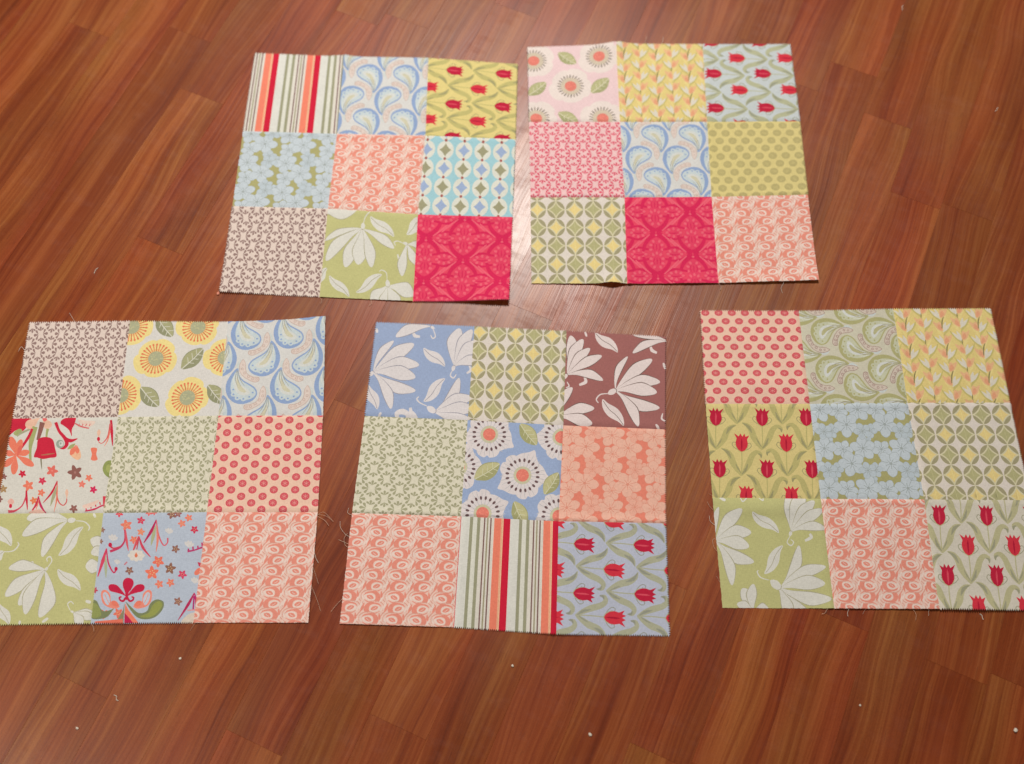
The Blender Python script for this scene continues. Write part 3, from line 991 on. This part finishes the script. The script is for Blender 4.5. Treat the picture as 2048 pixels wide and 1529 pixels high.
# ------------------------------------------------------------------ cloth patches
def outline(pinked, seed):
    """outer edge of one square; pinked = which of (top, right, bottom, left) sides were cut with pinking shears,
    None = seam, False = straight raw edge, True = pinked"""
    r_ = random.Random(seed)
    corners = [(0, 0), (1, 0), (1, 1), (0, 1)]
    nrm = [(0, -1), (1, 0), (0, 1), (-1, 0)]
    pts = []
    for sd in range(4):
        a, b = np.array(corners[sd], float), np.array(corners[(sd + 1) % 4], float)
        n = np.array(nrm[sd], float)
        kind = pinked[sd]
        if kind is None:
            N = 24
            pts += [tuple(a + (b - a) * i / N) for i in range(N)]
        elif kind is False:
            N = 60
            pts += [tuple(a + (b - a) * i / N + n * r_.uniform(-.0018, .0018)) for i in range(N)]
        else:
            N = 100
            pts += [tuple(a + (b - a) * i / N + n * ((.0095 if i % 2 else -.0095) * r_.uniform(.85, 1.1))) for i in range(N)]
    return np.array(pts)


def winding(P, poly):
    x, y = P[:, 0:1], P[:, 1:2]
    x0, y0 = poly[:, 0][None], poly[:, 1][None]
    x1, y1 = np.roll(poly[:, 0], -1)[None], np.roll(poly[:, 1], -1)[None]
    cr = (x1 - x0) * (y - y0) - (x - x0) * (y1 - y0)
    up = (y0 <= y) & (y1 > y) & (cr > 0)
    dn = (y0 > y) & (y1 <= y) & (cr < 0)
    return up.sum(1) - dn.sum(1)


ALB = 1.0 / np.array([1.0, 0.965, 0.915])


def patch_mesh(art, ol, place):
    """cuts the cloth along its print and lays it with place(u, v) -> x, y, z"""
    V, Eg = [], []
    def loop(P):
        b = len(V)
        V.extend([Vector((float(p[0]), float(p[1]))) for p in P])
        n = len(P)
        Eg.extend([(b + i, b + (i + 1) % n) for i in range(n)])
    loop(ol)
    for P, c in art.shapes:
        loop(np.clip(P, -.04, 1.04) if (P.min() < -.04 or P.max() > 1.04) else P)
    N = 26
    for i in range(1, N):
        for j in range(1, N):
            V.append(Vector((i / N + .0003 * ((i * 7 + j * 3) % 5), j / N + .0003 * ((i * 5 + j) % 7))))
    vo, eo, fo, *_ = delaunay_2d_cdt(V, Eg, [], 0, 1e-5, False)
    vo = np.array([(v.x, v.y) for v in vo])
    fo = np.array([f for f in fo if len(f) == 3])
    cen = vo[fo].mean(1)
    keep = winding(cen, ol) != 0
    fo, cen = fo[keep], cen[keep]
    col = np.tile(art.bg, (len(fo), 1))
    for P, c in art.shapes:
        lo, hi = P.min(0), P.max(0)
        idx = np.nonzero((cen[:, 0] >= lo[0]) & (cen[:, 0] <= hi[0]) & (cen[:, 1] >= lo[1]) & (cen[:, 1] <= hi[1]))[0]
        if len(idx) == 0:
            continue
        ins = winding(cen[idx], P) != 0
        col[idx[ins]] = c
    used = np.unique(fo)
    remap = np.full(len(vo), -1); remap[used] = np.arange(len(used))
    fo = remap[fo]; vo = vo[used]
    xyz = place(vo[:, 0], vo[:, 1])
    # orient upward
    a, b, c = xyz[fo[:, 0]], xyz[fo[:, 1]], xyz[fo[:, 2]]
    flip = np.cross(b - a, c - a)[:, 2] < 0
    fo[flip] = fo[flip][:, ::-1]
    # cut edge: a thin skirt giving the cloth its thickness
    e = np.concatenate([fo[:, [0, 1]], fo[:, [1, 2]], fo[:, [2, 0]]])
    key = np.sort(e, 1); kk = key[:, 0].astype(np.int64) * (len(vo) + 1) + key[:, 1]
    uq, inv, cnt = np.unique(kk, return_inverse=True, return_counts=True)
    be = e[cnt[inv] == 1]
    ftri = np.tile(np.arange(len(fo)), 3)[cnt[inv] == 1]
    nv = len(xyz); nb = len(be)
    top = xyz[be.reshape(-1)]
    bot = top.copy(); bot[:, 2] -= 0.00045
    allv = np.concatenate([xyz, top, bot])
    i2 = np.arange(nb) * 2 + nv
    sk = np.stack([i2 + 1, i2, i2 + 2 * nb, i2 + 1 + 2 * nb], 1)
    me = bpy.data.meshes.new('fabric_patch')
    me.from_pydata(allv.tolist(), [], fo.tolist() + sk.tolist())
    me.shade_smooth() if hasattr(me, 'shade_smooth') else None
    cc = np.concatenate([col, np.clip(col[ftri] * .5 + .5 * np.array([.62, .58, .52]), 0, 1)])
    cc = np.clip(cc * ALB, 0, .88)
    at = me.attributes.new('print_color', 'FLOAT_COLOR', 'FACE')
    at.data.foreach_set('color', np.c_[cc, np.ones(len(cc))].astype(np.float32).ravel())
    me.materials.append(FABRIC)
    me.update()
    return me


# corners of the nine squares of each block on the floor, metres
GRID = {
'A': [[(-0.3496, 0.8613), (-0.2296, 0.8565), (-0.1154, 0.8541), (0.0048, 0.8451)], [(-0.3530, 0.7369), (-0.2305, 0.7336), (-0.1149, 0.7317), (0.0026, 0.7265)], [(-0.3554, 0.6249), (-0.2342, 0.6217), (-0.1200, 0.6143), (-0.0007, 0.6115)], [(-0.3579, 0.5046), (-0.2357, 0.4987), (-0.1213, 0.4934), (-0.0043, 0.4936)]],
'B': [[(0.0182, 0.8736), (0.1385, 0.8799), (0.2560, 0.8800), (0.3751, 0.8817)], [(0.0202, 0.7536), (0.1398, 0.7545), (0.2541, 0.7553), (0.3758, 0.7570)], [(0.0221, 0.6399), (0.1417, 0.6407), (0.2525, 0.6426), (0.3751, 0.6464)], [(0.0232, 0.5187), (0.1405, 0.5185), (0.2530, 0.5203), (0.3758, 0.5245)]],
'C': [[(-0.5822, 0.4620), (-0.4619, 0.4648), (-0.3438, 0.4650), (-0.2251, 0.4701)], [(-0.5806, 0.3406), (-0.4585, 0.3432), (-0.3419, 0.3458), (-0.2199, 0.3466)], [(-0.5777, 0.2285), (-0.4582, 0.2298), (-0.3421, 0.2316), (-0.2173, 0.2324)], [(-0.5748, 0.1064), (-0.4530, 0.1090), (-0.3427, 0.1104), (-0.2184, 0.1112)]],
'D': [[(-0.1643, 0.4652), (-0.0457, 0.4610), (0.0653, 0.4556), (0.1843, 0.4486)], [(-0.1712, 0.3465), (-0.0513, 0.3422), (0.0600, 0.3365), (0.1780, 0.3322)], [(-0.1788, 0.2317), (-0.0565, 0.2286), (0.0531, 0.2236), (0.1731, 0.2218)], [(-0.1843, 0.1103), (-0.0616, 0.1074), (0.0493, 0.1007), (0.1713, 0.0997)]],
'E': [[(0.2280, 0.4834), (0.3478, 0.4842), (0.4630, 0.4871), (0.5814, 0.4886)], [(0.2267, 0.3637), (0.3490, 0.3645), (0.4637, 0.3666), (0.5842, 0.3680)], [(0.2275, 0.2519), (0.3500, 0.2512), (0.4671, 0.2513), (0.5871, 0.2512)], [(0.2305, 0.1296), (0.3518, 0.1297), (0.4658, 0.1298), (0.5888, 0.1288)]],
}

# places where the cloth stands off the floor: column, row, height (m), spread across, spread along
LIFT = {
'A': [(3.0, 3.0, .0075, .45, .22), (2.1, 3.0, .0012, .5, .1), (1.0, .0, .003, .12, .15), (0, 3, .002, .3, .3)],
'B': [(.84, 3.0, .0055, .11, .10), (1.0, .0, .005, .15, .2), (2.5, 3.0, .0030, .45, .10), (3.0, 3.0, .0025, .2, .2), (1.7, 3.0, .0015, .3, .1)],
'C': [(3.0, 0.0, .0060, .25, .35), (1.2, 3.0, .001, .5, .1), (1.75, 2.6, .002, .08, .35)],
'D': [(2.0, 3.0, .0016, .3, .12), (2.5, 2.0, .0015, .5, .06), (2.0, .5, .0012, .05, .5)],
'E': [(.45, 2.10, .0030, .40, .065), (2.3, 3.0, .0022, .5, .09), (1.15, 3.0, .0014, .3, .08), (.6, .8, .0018, .4, .10), (1.5, 2.3, .0015, .12, .4)],
}


def height(bk, gu, gv):
    r_ = random.Random('ABCDE'.index(bk) * 13 + 4)
    z = np.full_like(gu, .0013)
    for _ in range(7):
        kx, ky, ph, am = r_.uniform(-2.6, 2.6), r_.uniform(-2.6, 2.6), r_.uniform(0, 6.3), r_.uniform(.00015, .00036)
        z = z + am * np.sin(kx * gu + ky * gv + ph)
    for _ in range(6):
        kx, ky, ph, am = r_.uniform(-11, 11), r_.uniform(-11, 11), r_.uniform(0, 6.3), r_.uniform(.00004, .00010)
        z = z + am * np.sin(kx * gu + ky * gv + ph)
    for s in (1.0, 2.0):
        for g, other in ((gu, gv), (gv, gu)):
            d = g - s
            sg = 1 if r_.random() < .5 else -1
            z = z - .0010 * np.exp(-(d / .014) ** 2)
            side = d * sg
            z = z + .0008 / (1 + np.exp(-(side - .004) / .004)) / (1 + np.exp((side - .052) / .006))
    for x, y, h, sx, sy in LIFT[bk]:
        z = z + h * np.exp(-((gu - x) / sx) ** 2 - ((gv - y) / sy) ** 2)
    return np.maximum(z, .0005)


Dc = [(350, 30), (1285, 65), (1220, 960), (240, 920)]
D3c = [(635, 110), (1582, 170), (1578, 1050), (605, 1010)]
E7c = [(160, 400), (1165, 410), (1290, 1425), (255, 1420)]
C7c = [(-28, 454), (959, 449), (845, 1470), (-204, 1487)]
A8c = [(250, 150), (1495, 205), (1428, 1410), (132, 1350)]


def art_D1():
    return magnolia('blue', Dc,
        [((320, 500), [((515, 205), 66, -.10), ((708, 232), 120, -.04), ((757, 430), 118, -.10), ((722, 548), 130, -.06), ((722, 680), 105, .10), ((490, 852), 92, -.10)], (280, 540)),
         ((1090, 440), [((1142, 85), 140, -.08), ((1262, 95), 110, -.05), ((1330, 200), 120, -.05), ((1345, 390), 95, -.1)], (1075, 490)),
         ((905, 880), [((1140, 555), 92, .12), ((1260, 740), 120, -.08), ((1290, 850), 120, -.04), ((1250, 960), 110, .06)], (830, 830)),
         ((870, 70), [((535, 165), 90, .10)], (905, 90))],
        [((800, 272), (1003, 445), 108), ((800, 782), (1003, 560), 112), ((270, 620), (357, 858), 110)],
        [([(830, 825), (760, 790), (735, 755), (755, 735)], 15), ([(1075, 480), (1055, 530), (1085, 555), (1110, 520)], 14), ([(890, 90), (912, 160), (885, 180), (868, 150)], 14),
         ([(700, 110), (715, 155), (765, 165)], 34), ([(1235, 440), (1250, 480), (1210, 510)], 28), ([(560, 960), (545, 900), (600, 880), (650, 910), (640, 960)], 60),
         ([(690, 960), (672, 840)], 40), ([(740, 960), (690, 880)], 40), ([(360, 130), (350, 90)], 30), ([(370, 930), (395, 890)], 26)], 6)


def art_D3():
    return magnolia('brown', D3c,
        [((1108, 680), [((1225, 358), 60, -.12), ((1455, 385), 110, -.05), ((1530, 600), 112, -.10), ((1500, 700), 120, -.06), ((1525, 850), 105, .10), ((1325, 1025), 92, -.10)], (1035, 715)),
         ((640, 530), [((680, 155), 130, .10), ((795, 190), 110, -.06), ((862, 278), 92, -.06), ((977, 350), 92, -.04), ((990, 585), 80, -.12)], (600, 570)),
         ((1600, 215), [((1275, 150), 62, .06), ((1272, 325), 72, .12)], (1640, 240)),
         ((560, 920), [((690, 650), 96, -.12), ((905, 850), 100, -.08), ((885, 1000), 110, -.04)], (500, 960))],
        [((915, 130), (1130, 318), 110), ((985, 765), (1186, 1020), 112)],
        [([(1040, 712), (965, 720), (925, 765), (945, 800)], 14), ([(810, 555), (822, 600), (760, 628)], 34), ([(640, 600), (660, 640), (630, 655)], 14), ([(1440, 260), (1455, 300), (1500, 325)], 32),
         ([(815, 120), (832, 165)], 22), ([(1555, 900), (1545, 950), (1580, 975)], 18), ([(1560, 420), (1580, 480)], 26), ([(1490, 1005), (1520, 1050)], 26)], 6)


def art_E7():
    return magnolia('green', E7c,
        [((190, 800), [((430, 508), 118, -.06), ((522, 720), 125, -.10), ((503, 855), 120, -.06), ((547, 1000), 110, .10), ((345, 1212), 92, -.10), ((215, 490), 60, -.08)], (150, 840)),
         ((890, 715), [((860, 380), 125, .05), ((1010, 330), 130, -.05), ((1100, 430), 110, -.05), ((1185, 510), 100, -.05), ((1215, 690), 82, -.12)], (880, 760)),
         ((785, 1235), [((965, 845), 92, .12), ((1210, 1040), 108, -.08), ((1205, 1195), 128, -.06), ((1262, 1340), 120, .08), ((1060, 1480), 110, .1), ((900, 1500), 100, .0)], (700, 1165)),
         ((540, 1460), [((440, 1240), 120, .06), ((540, 1200), 90, -.06), ((690, 1440), 110, -.12), ((390, 1380), 80, .1)], None)],
        [((527, 535), (778, 728), 105), ((645, 1108), (815, 845), 110)],
        [([(690, 1165), (610, 1140), (578, 1090), (590, 1075)], 12), ([(880, 760), (855, 815), (890, 845), (915, 815), (890, 790)], 12), ([(1065, 735), (1075, 770), (1020, 800)], 34),
         ([(230, 400), (280, 430)], 34), ([(420, 400), (440, 440), (480, 400)], 14), ([(590, 400), (625, 430), (632, 400)], 14)], 6)


def art_C7():
    return magnolia('green', C7c,
        [((430, 975), [((88, 955), 100, .10), ((55, 1215), 118, .06), ((180, 1300), 110, .0), ((240, 1385), 112, .08), ((378, 1415), 135, -.14)], (455, 945)),
         ((640, 520), [((255, 500), 130, .12), ((215, 655), 120, .10), ((398, 850), 92, .10)], (710, 510)),
         ((690, 1365), [((860, 1360), 70, .05), ((880, 1420), 80, .0), ((770, 1480), 90, .0)], (660, 1355)),
         ((1010, 760), [((845, 690), 110, .0), ((850, 820), 90, .0)], None), ((960, 930), [((800, 940), 130, .0)], None)],
        [((552, 840), (778, 575), 112), ((545, 965), (752, 1160), 118), ((-40, 545), (112, 750), 130), ((-60, 880), (45, 800), 90), ((-10, 1280), (90, 1480), 110)],
        [([(710, 520), (790, 530), (835, 575), (822, 610)], 13), ([(455, 945), (490, 890), (475, 850), (445, 865), (450, 895)], 13), ([(290, 975), (265, 930), (320, 900)], 36),
         ([(30, 805), (130, 795), (182, 740), (170, 715)], 13), ([(660, 1350), (635, 1290), (665, 1265), (690, 1290)], 11), ([(800, 1260), (850, 1275)], 34), ([(400, 1460), (455, 1420)], 28), ([(185, 1480), (195, 1445)], 24), ([(870, 450), (890, 490)], 26)], 6)


def art_A8():
    return magnolia('green', A8c,
        [((735, 420), [((210, 590), 80, .10), ((225, 860), 150, .10), ((490, 945), 175, .04), ((670, 910), 200, .0), ((855, 945), 140, -.05), ((1165, 680), 120, -.06)], (740, 335)),
         ((1085, 1200), [((850, 1420), 190, .0), ((1040, 1500), 180, .0), ((1220, 1500), 170, .0), ((1440, 1330), 200, -.10)], (1070, 1110)),
         ((1350, 620), [((1275, 1060), 120, .06), ((1470, 900), 110, .0), ((1560, 620), 90, .0)], (1290, 600)),
         ((100, 120), [((650, 165), 190, .10)], None)],
        [((838, 250), (1165, 520), 150), ((1000, 1040), (640, 1290), 140), ((270, 1060), (545, 1350), 130), ((1340, 490), (1560, 240), 150), ((90, 1160), (240, 960), 120)],
        [([(745, 340), (770, 260), (820, 200), (850, 170)], 16), ([(1070, 1110), (1060, 1020), (1000, 980), (960, 1000)], 14), ([(1290, 610), (1220, 580), (1165, 600), (1190, 640)], 16), ([(1215, 760), (1240, 830), (1310, 815)], 30)], 9)


S_, P_, R_ = None, True, False


def blk(rows): return rows


BLOCKS = {
 'A': ('nine-patch quilt block with striped corner square, left of the two farther blocks', [
  ('red, coral and sage striped square', lambda: p_stripe(0, 1.0)), ('pale blue paisley square', lambda: p_paisley('blue', 180, .05, .02, 1.0)), ('yellow square with red tulips lying sideways', lambda: p_tulip((232, 210, 126), 90, .03, .05)),
  ('light blue blossom square with olive gaps', lambda: p_blossom('blue', 0, .02, -.05, 1.0)), ('coral swirl square', lambda: p_swirl(0, .05, .02)), ('turquoise square with blue and olive diamonds', lambda: p_circles('blue', .03, .18, .205, .235)),
  ('brown leaf damask square', lambda: p_damask('brown', 0, .05, .03, .215, .215)), ('light green square with white magnolias', art_A8), ('crimson tone-on-tone damask square', lambda: p_reddamask(.5, .52))]),
 'B': ('nine-patch quilt block with pink poppy corner square, right of the two farther blocks', [
  ('pale pink square with white poppies', lambda: p_poppy('pink', [(.47, .54, 10), (.065, .19, 40), (.80, .16, 0), (.08, .96, 20), (.81, .96, 50)], [(.44, .17, 38, .25), (.10, .57, -40, .26), (.80, .54, -42, .27), (.43, .95, 32, .25)])),
  ('yellow square with small orange lilies', lambda: p_lily(.0, .0)), ('light blue square with red tulips lying sideways', lambda: p_tulip((200, 206, 204), -90, .05, .0)),
  ('pink leaf damask square', lambda: p_damask('pink', 0, .02, .02, .225, .205)), ('pale blue paisley square', lambda: p_paisley('blue', 180, -.02, .08, 1.0)), ('yellow square with olive dots', lambda: p_dots('yellow', .138, .104, .046, .046, .12, .06)),
  ('cream square with olive circles and yellow diamonds', lambda: p_circles('green', .07, .15, .198, .212)), ('crimson tone-on-tone damask square', lambda: p_reddamask(.34, .42)), ('coral swirl square', lambda: p_swirl(0, .1, .05))]),
 'C': ('nine-patch quilt block with folk flower squares, leftmost of the three nearer blocks', [
  ('brown leaf damask square', lambda: p_damask('brown', 0, .03, .03, .205, .20)),
  ('pale grey square with yellow poppies', lambda: p_poppy('yellow', [(.31, .40, 15), (.70, .06, 40), (.67, .81, 0), (1.01, .39, 30), (.03, .06, 0), (.0, .78, 20)], [(.36, .06, 50, .28), (.68, .40, -48, .29), (.29, .80, 45, .28), (.95, .78, 48, .26)])),
  ('pale blue paisley square', lambda: p_paisley('blue', 0, .0, .0)),
  ('cream square with red and coral folk flowers', p_folk_cream), ('green leaf damask square', lambda: p_damask('green', 0, .06, .02, .225, .205)), ('peach square with red dots', lambda: p_dots('coral', .195, .066, .0385, .0385, .10, .05)),
  ('light green square with white magnolias', art_C7), ('light blue square with red folk lily', p_folk_blue), ('coral swirl square', lambda: p_swirl(0, .02, .0))]),
 'D': ('nine-patch quilt block with brown magnolia corner, middle of the three nearer blocks', [
  ('blue square with white magnolias', art_D1), ('cream square with olive circles and yellow diamonds', lambda: p_circles('green', .06, .06, .197, .205)), ('brown square with white magnolias', art_D3),
  ('green leaf damask square', lambda: p_damask('green', 0, .02, .05, .262, .20)),
  ('blue square with white poppies', lambda: p_poppy('blue', [(.235, .14, 20), (.605, .55, 0), (.985, .13, 30), (.22, .96, 40), (1.0, .95, 10), (-.06, .50, 0)], [(.24, .53, -35, .30), (.64, .12, 50, .28), (.91, .62, -60, .26), (.60, .95, 62, .28)])),
  ('coral blossom square', lambda: p_blossom('coral', 0, .0, .0)),
  ('coral swirl square', lambda: p_swirl(0, .05, .02)), ('red, coral and sage striped square', lambda: p_stripe(.218, 1.07)), ('light blue square with red tulips lying sideways', lambda: p_tulip((188, 192, 208), 90, .09, .11))]),
 'E': ('nine-patch quilt block with dotted corner and blue blossom centre, rightmost of the three nearer blocks', [
  ('peach square with red dots', lambda: p_dots('coral', .134, .0935, .042, .0355, .05, .025)), ('light green paisley square', lambda: p_paisley('green', 90, .02, .04, .95)), ('yellow square with small orange lilies', lambda: p_lily(.02, .03)),
  ('yellow square with upright red tulips', lambda: p_tulip((226, 204, 128), 0, -.03, .05)), ('light blue blossom square with olive gaps', lambda: p_blossom('blue', 90, .0, .05)), ('cream square with olive circles and yellow diamonds', lambda: p_circles('green', .12, .13, .193, .208)),
  ('light green square with white magnolias', art_E7), ('coral swirl square', lambda: p_swirl(180, .02, .05)), ('cream square with upright red tulips', lambda: p_tulip((218, 208, 188), 0, .0, .05))]),
}
# raw edges of the outer squares: straight where listed, otherwise pinked
STRAIGHT = {('A', 7), ('C', 8), ('C', 2), ('D', 6), ('E', 6), ('E', 7), ('E', 3), ('B', 6), ('B', 7), ('B', 8), ('A', 3), ('C', 5), ('B', 3), ('D', 3)}


def tube(pts, r, name, mat, parent, sides=4):
    L = catmull(pts, False, 6) if len(pts) > 2 else np.array(pts, float)
    d = np.gradient(L, axis=0); d /= np.linalg.norm(d, axis=1)[:, None] + 1e-12
    vs, fs = [], []
    for i, (p, t) in enumerate(zip(L, d)):
        a = np.cross(t, (0, 0, 1.0)); a /= np.linalg.norm(a) + 1e-12
        b = np.cross(a, t)
        rr = r * (1.0 if 0 < i < len(L) - 1 else .5)
        for s in range(sides):
            an = 2 * math.pi * s / sides
            vs.append(tuple(p + rr * (math.cos(an) * a + math.sin(an) * b)))
    for i in range(len(L) - 1):
        for s in range(sides):
            s2 = (s + 1) % sides
            fs.append((i * sides + s, i * sides + s2, (i + 1) * sides + s2, (i + 1) * sides + s))
    fs += [tuple(range(sides))[::-1], tuple(range((len(L) - 1) * sides, len(L) * sides))]
    me = bpy.data.meshes.new(name)
    me.from_pydata(vs, [], fs)
    return link(name, me, mat, parent)


def grid_pos(G, gu, gv):
    """floor position of block coordinates (column, row), extrapolated past the edge"""
    c, r = min(max(int(gu), 0), 2), min(max(int(gv), 0), 2)
    u, v = gu - c, gv - r
    P = np.array(G, float)
    return (P[r, c] * (1 - u) * (1 - v) + P[r, c + 1] * u * (1 - v) + P[r + 1, c] * (1 - u) * v + P[r + 1, c + 1] * u * v)


THREADS = {   # block coordinates of frayed threads
 'A': [[(1.0, 3.0), (1.03, 3.04), (1.02, 3.08)], [(1.55, 3.0), (1.56, 3.05), (1.53, 3.07)]],
 'B': [[(2.0, 3.0), (2.02, 3.04), (2.01, 3.075)], [(2.66, 3.0), (2.62, 3.07), (2.63, 3.13)], [(1.33, 0.0), (1.35, -.06), (1.355, -.12)], [(1.52, 0.0), (1.54, -.03), (1.55, -.1)]],
 'C': [[(3.0, 2.02), (3.08, 2.04), (3.15, 2.09)], [(3.0, 2.04), (3.07, 2.08), (3.11, 2.13)], [(3.0, 2.03), (3.05, 2.0), (3.12, 2.06), (3.14, 2.09)], [(2.995, 2.36), (3.02, 2.43), (3.045, 2.47)],
       [(2.995, 2.50), (3.03, 2.58), (3.06, 2.66)], [(2.99, 2.66), (3.05, 2.78), (3.10, 2.90)], [(1.0, 3.0), (1.03, 3.03), (1.04, 3.07)], [(2.02, 3.0), (1.99, 3.05), (1.98, 3.07)],
       [(.45, 0), (.41, -.06), (.38, -.1)], [(0, .3), (-.04, .26), (-.06, .31)]],
 'D': [[(0, 2.22), (-.04, 2.20), (-.09, 2.14), (-.10, 2.08)], [(0, 2.29), (-.05, 2.27), (-.10, 2.25)], [(0, 2.32), (-.03, 2.30), (-.045, 2.24), (-.02, 2.19)], [(.0, 2.02), (-.04, 2.0), (-.035, 1.95)],
       [(0, 2.78), (-.05, 2.84), (-.09, 2.90)]],
 'E': [[(0, 2.12), (-.035, 2.08), (-.05, 2.04)], [(0, 2.26), (-.04, 2.22), (-.045, 2.17)], [(0, 2.5), (-.03, 2.46), (-.035, 2.40), (-.015, 2.38)], [(0, 2.78), (-.03, 2.72)], [(.94, 3.0), (.91, 3.04), (.88, 3.05)],
       [(1.14, 3.0), (1.12, 3.04), (1.12, 3.07)], [(1.3, 3.0), (1.26, 3.05)], [(1.75, 3.0), (1.77, 3.05), (1.76, 3.10)], [(1.9, 3.0), (1.89, 3.06)], [(.0, 1.98), (-.03, 1.96)]],
}

for bi, bk in enumerate('ABCDE'):
    label, patches = BLOCKS[bk]
    G = GRID[bk]
    P = np.array(G, float)
    cen = P.reshape(-1, 2).mean(0)
    root = empty('quilt_block', (float(cen[0]), float(cen[1]), 0.0))
    tag(root, label, 'quilt block', 'nine-patch quilt blocks laid out on the floor')
    for n, (pl, fn) in enumerate(patches):
        r, c = divmod(n, 3)
        edge = R_ if (bk, n) in STRAIGHT else P_
        sides = (edge if r == 0 else None, edge if c == 2 else None, edge if r == 2 else None, edge if c == 0 else None)
        ol = outline(sides, bi * 9 + n)
        Q = [P[r, c] - cen, P[r, c + 1] - cen, P[r + 1, c] - cen, P[r + 1, c + 1] - cen]

        def place(u, v, Q=Q, r=r, c=c, bk=bk):
            u_, v_ = u[:, None], v[:, None]
            xy = Q[0] * (1 - u_) * (1 - v_) + Q[1] * u_ * (1 - v_) + Q[2] * (1 - u_) * v_ + Q[3] * u_ * v_
            z = height(bk, c + u, r + v)
            return np.c_[xy, z]
        me = patch_mesh(fn(), ol, place)
        me.polygons.foreach_set('use_smooth', np.ones(len(me.polygons), bool))
        o = link('fabric_patch', me, FABRIC, root)
        o['label'] = pl
    rt = random.Random(bi)
    for th in THREADS[bk]:
        pts = []
        for q_, (gu, gv) in enumerate(th):
            xy = grid_pos(G, gu, gv) - cen
            pts.append((xy[0], xy[1], .0012 if q_ == 0 else .0008 + rt.uniform(0, .0012)))
        tube(pts, rt.uniform(.00013, .00022), 'loose_thread', THREAD if rt.random() < .6 else THREAD_W, root)


# ------------------------------------------------------------------ crumbs and lint on the floor
def crumb(x, y, r, seed, label, mat=LINT):
    rr = random.Random(seed)
    bm = bmesh.new()
    bmesh.ops.create_icosphere(bm, subdivisions=1, radius=r)
    for v in bm.verts:
        v.co *= rr.uniform(.7, 1.2)
        v.co.z *= .6
        v.co.x *= 1.2
    zmin = min(v.co.z for v in bm.verts)
    for v in bm.verts:
        v.co.z -= zmin
    me = bpy.data.meshes.new('crumb')
    bm.to_mesh(me); bm.free()
    o = link('crumb', me, mat)
    o.location = (x, y, 0.0001)
    o.rotation_euler = (0, 0, rr.uniform(0, 3))
    tag(o, label, 'crumb', 'crumbs on the floor')


def snip(x, y, L, ang, seed, label, mat=LINT):
    rr = random.Random(seed)
    c, s = math.cos(ang), math.sin(ang)
    pts = []
    for t in (-.5, -.15, .2, .5):
        k_ = rr.uniform(-.14, .14)
        pts.append((L * (t * c - k_ * s), L * (t * s + k_ * c), .0006))
    o = tube(pts, .00034, 'thread_snippet', mat, None, 5)
    o.location = (x, y, 0)
    tag(o, label, 'thread', 'snippets of thread on the floor')


crumb(0.0834, -0.0007, 0.00187, 1, 'pale crumb on the floor below the sideways tulip square of the middle block')
crumb(0.5270, 0.0063, 0.00209, 2, 'white crumb in the lower right corner of the floor')
crumb(-0.4505, 0.0026, 0.00151, 3, 'pale crumb in the lower left corner of the floor')
crumb(-0.3521, 0.0734, .0014, 4, 'tiny pale crumb below the folk lily square of the left block')
crumb(-0.3595, 0.5026, 0.00187, 5, 'pink crumb at the lower left corner of the block with the striped corner square', LINT_PINK)
crumb(0.0024, 0.0678, .0014, 6, 'tiny pale crumb below the striped square of the middle block')
crumb(0.3681, 0.0301, .0013, 7, 'tiny crumb on the dark floor below the coral swirl square of the right block')
snip(-0.4144, 0.0330, .008, -.9, 8, 'short pale thread on the floor below the magnolia square of the left block')
snip(0.5110, 0.1219, .007, 1.9, 9, 'short white thread just below the cream tulip square of the right block')
snip(0.6382, 0.7777, .008, 1.0, 10, 'short white thread on the floor right of the yellow dotted square')
snip(0.5365, 0.9439, .009, 1.2, 11, 'short pale thread at the far edge of the floor, beyond the light blue tulip square')
snip(-0.5140, 0.5328, .009, 1.2, 12, 'short pale thread on the floor above the brown leaf damask square of the left block')
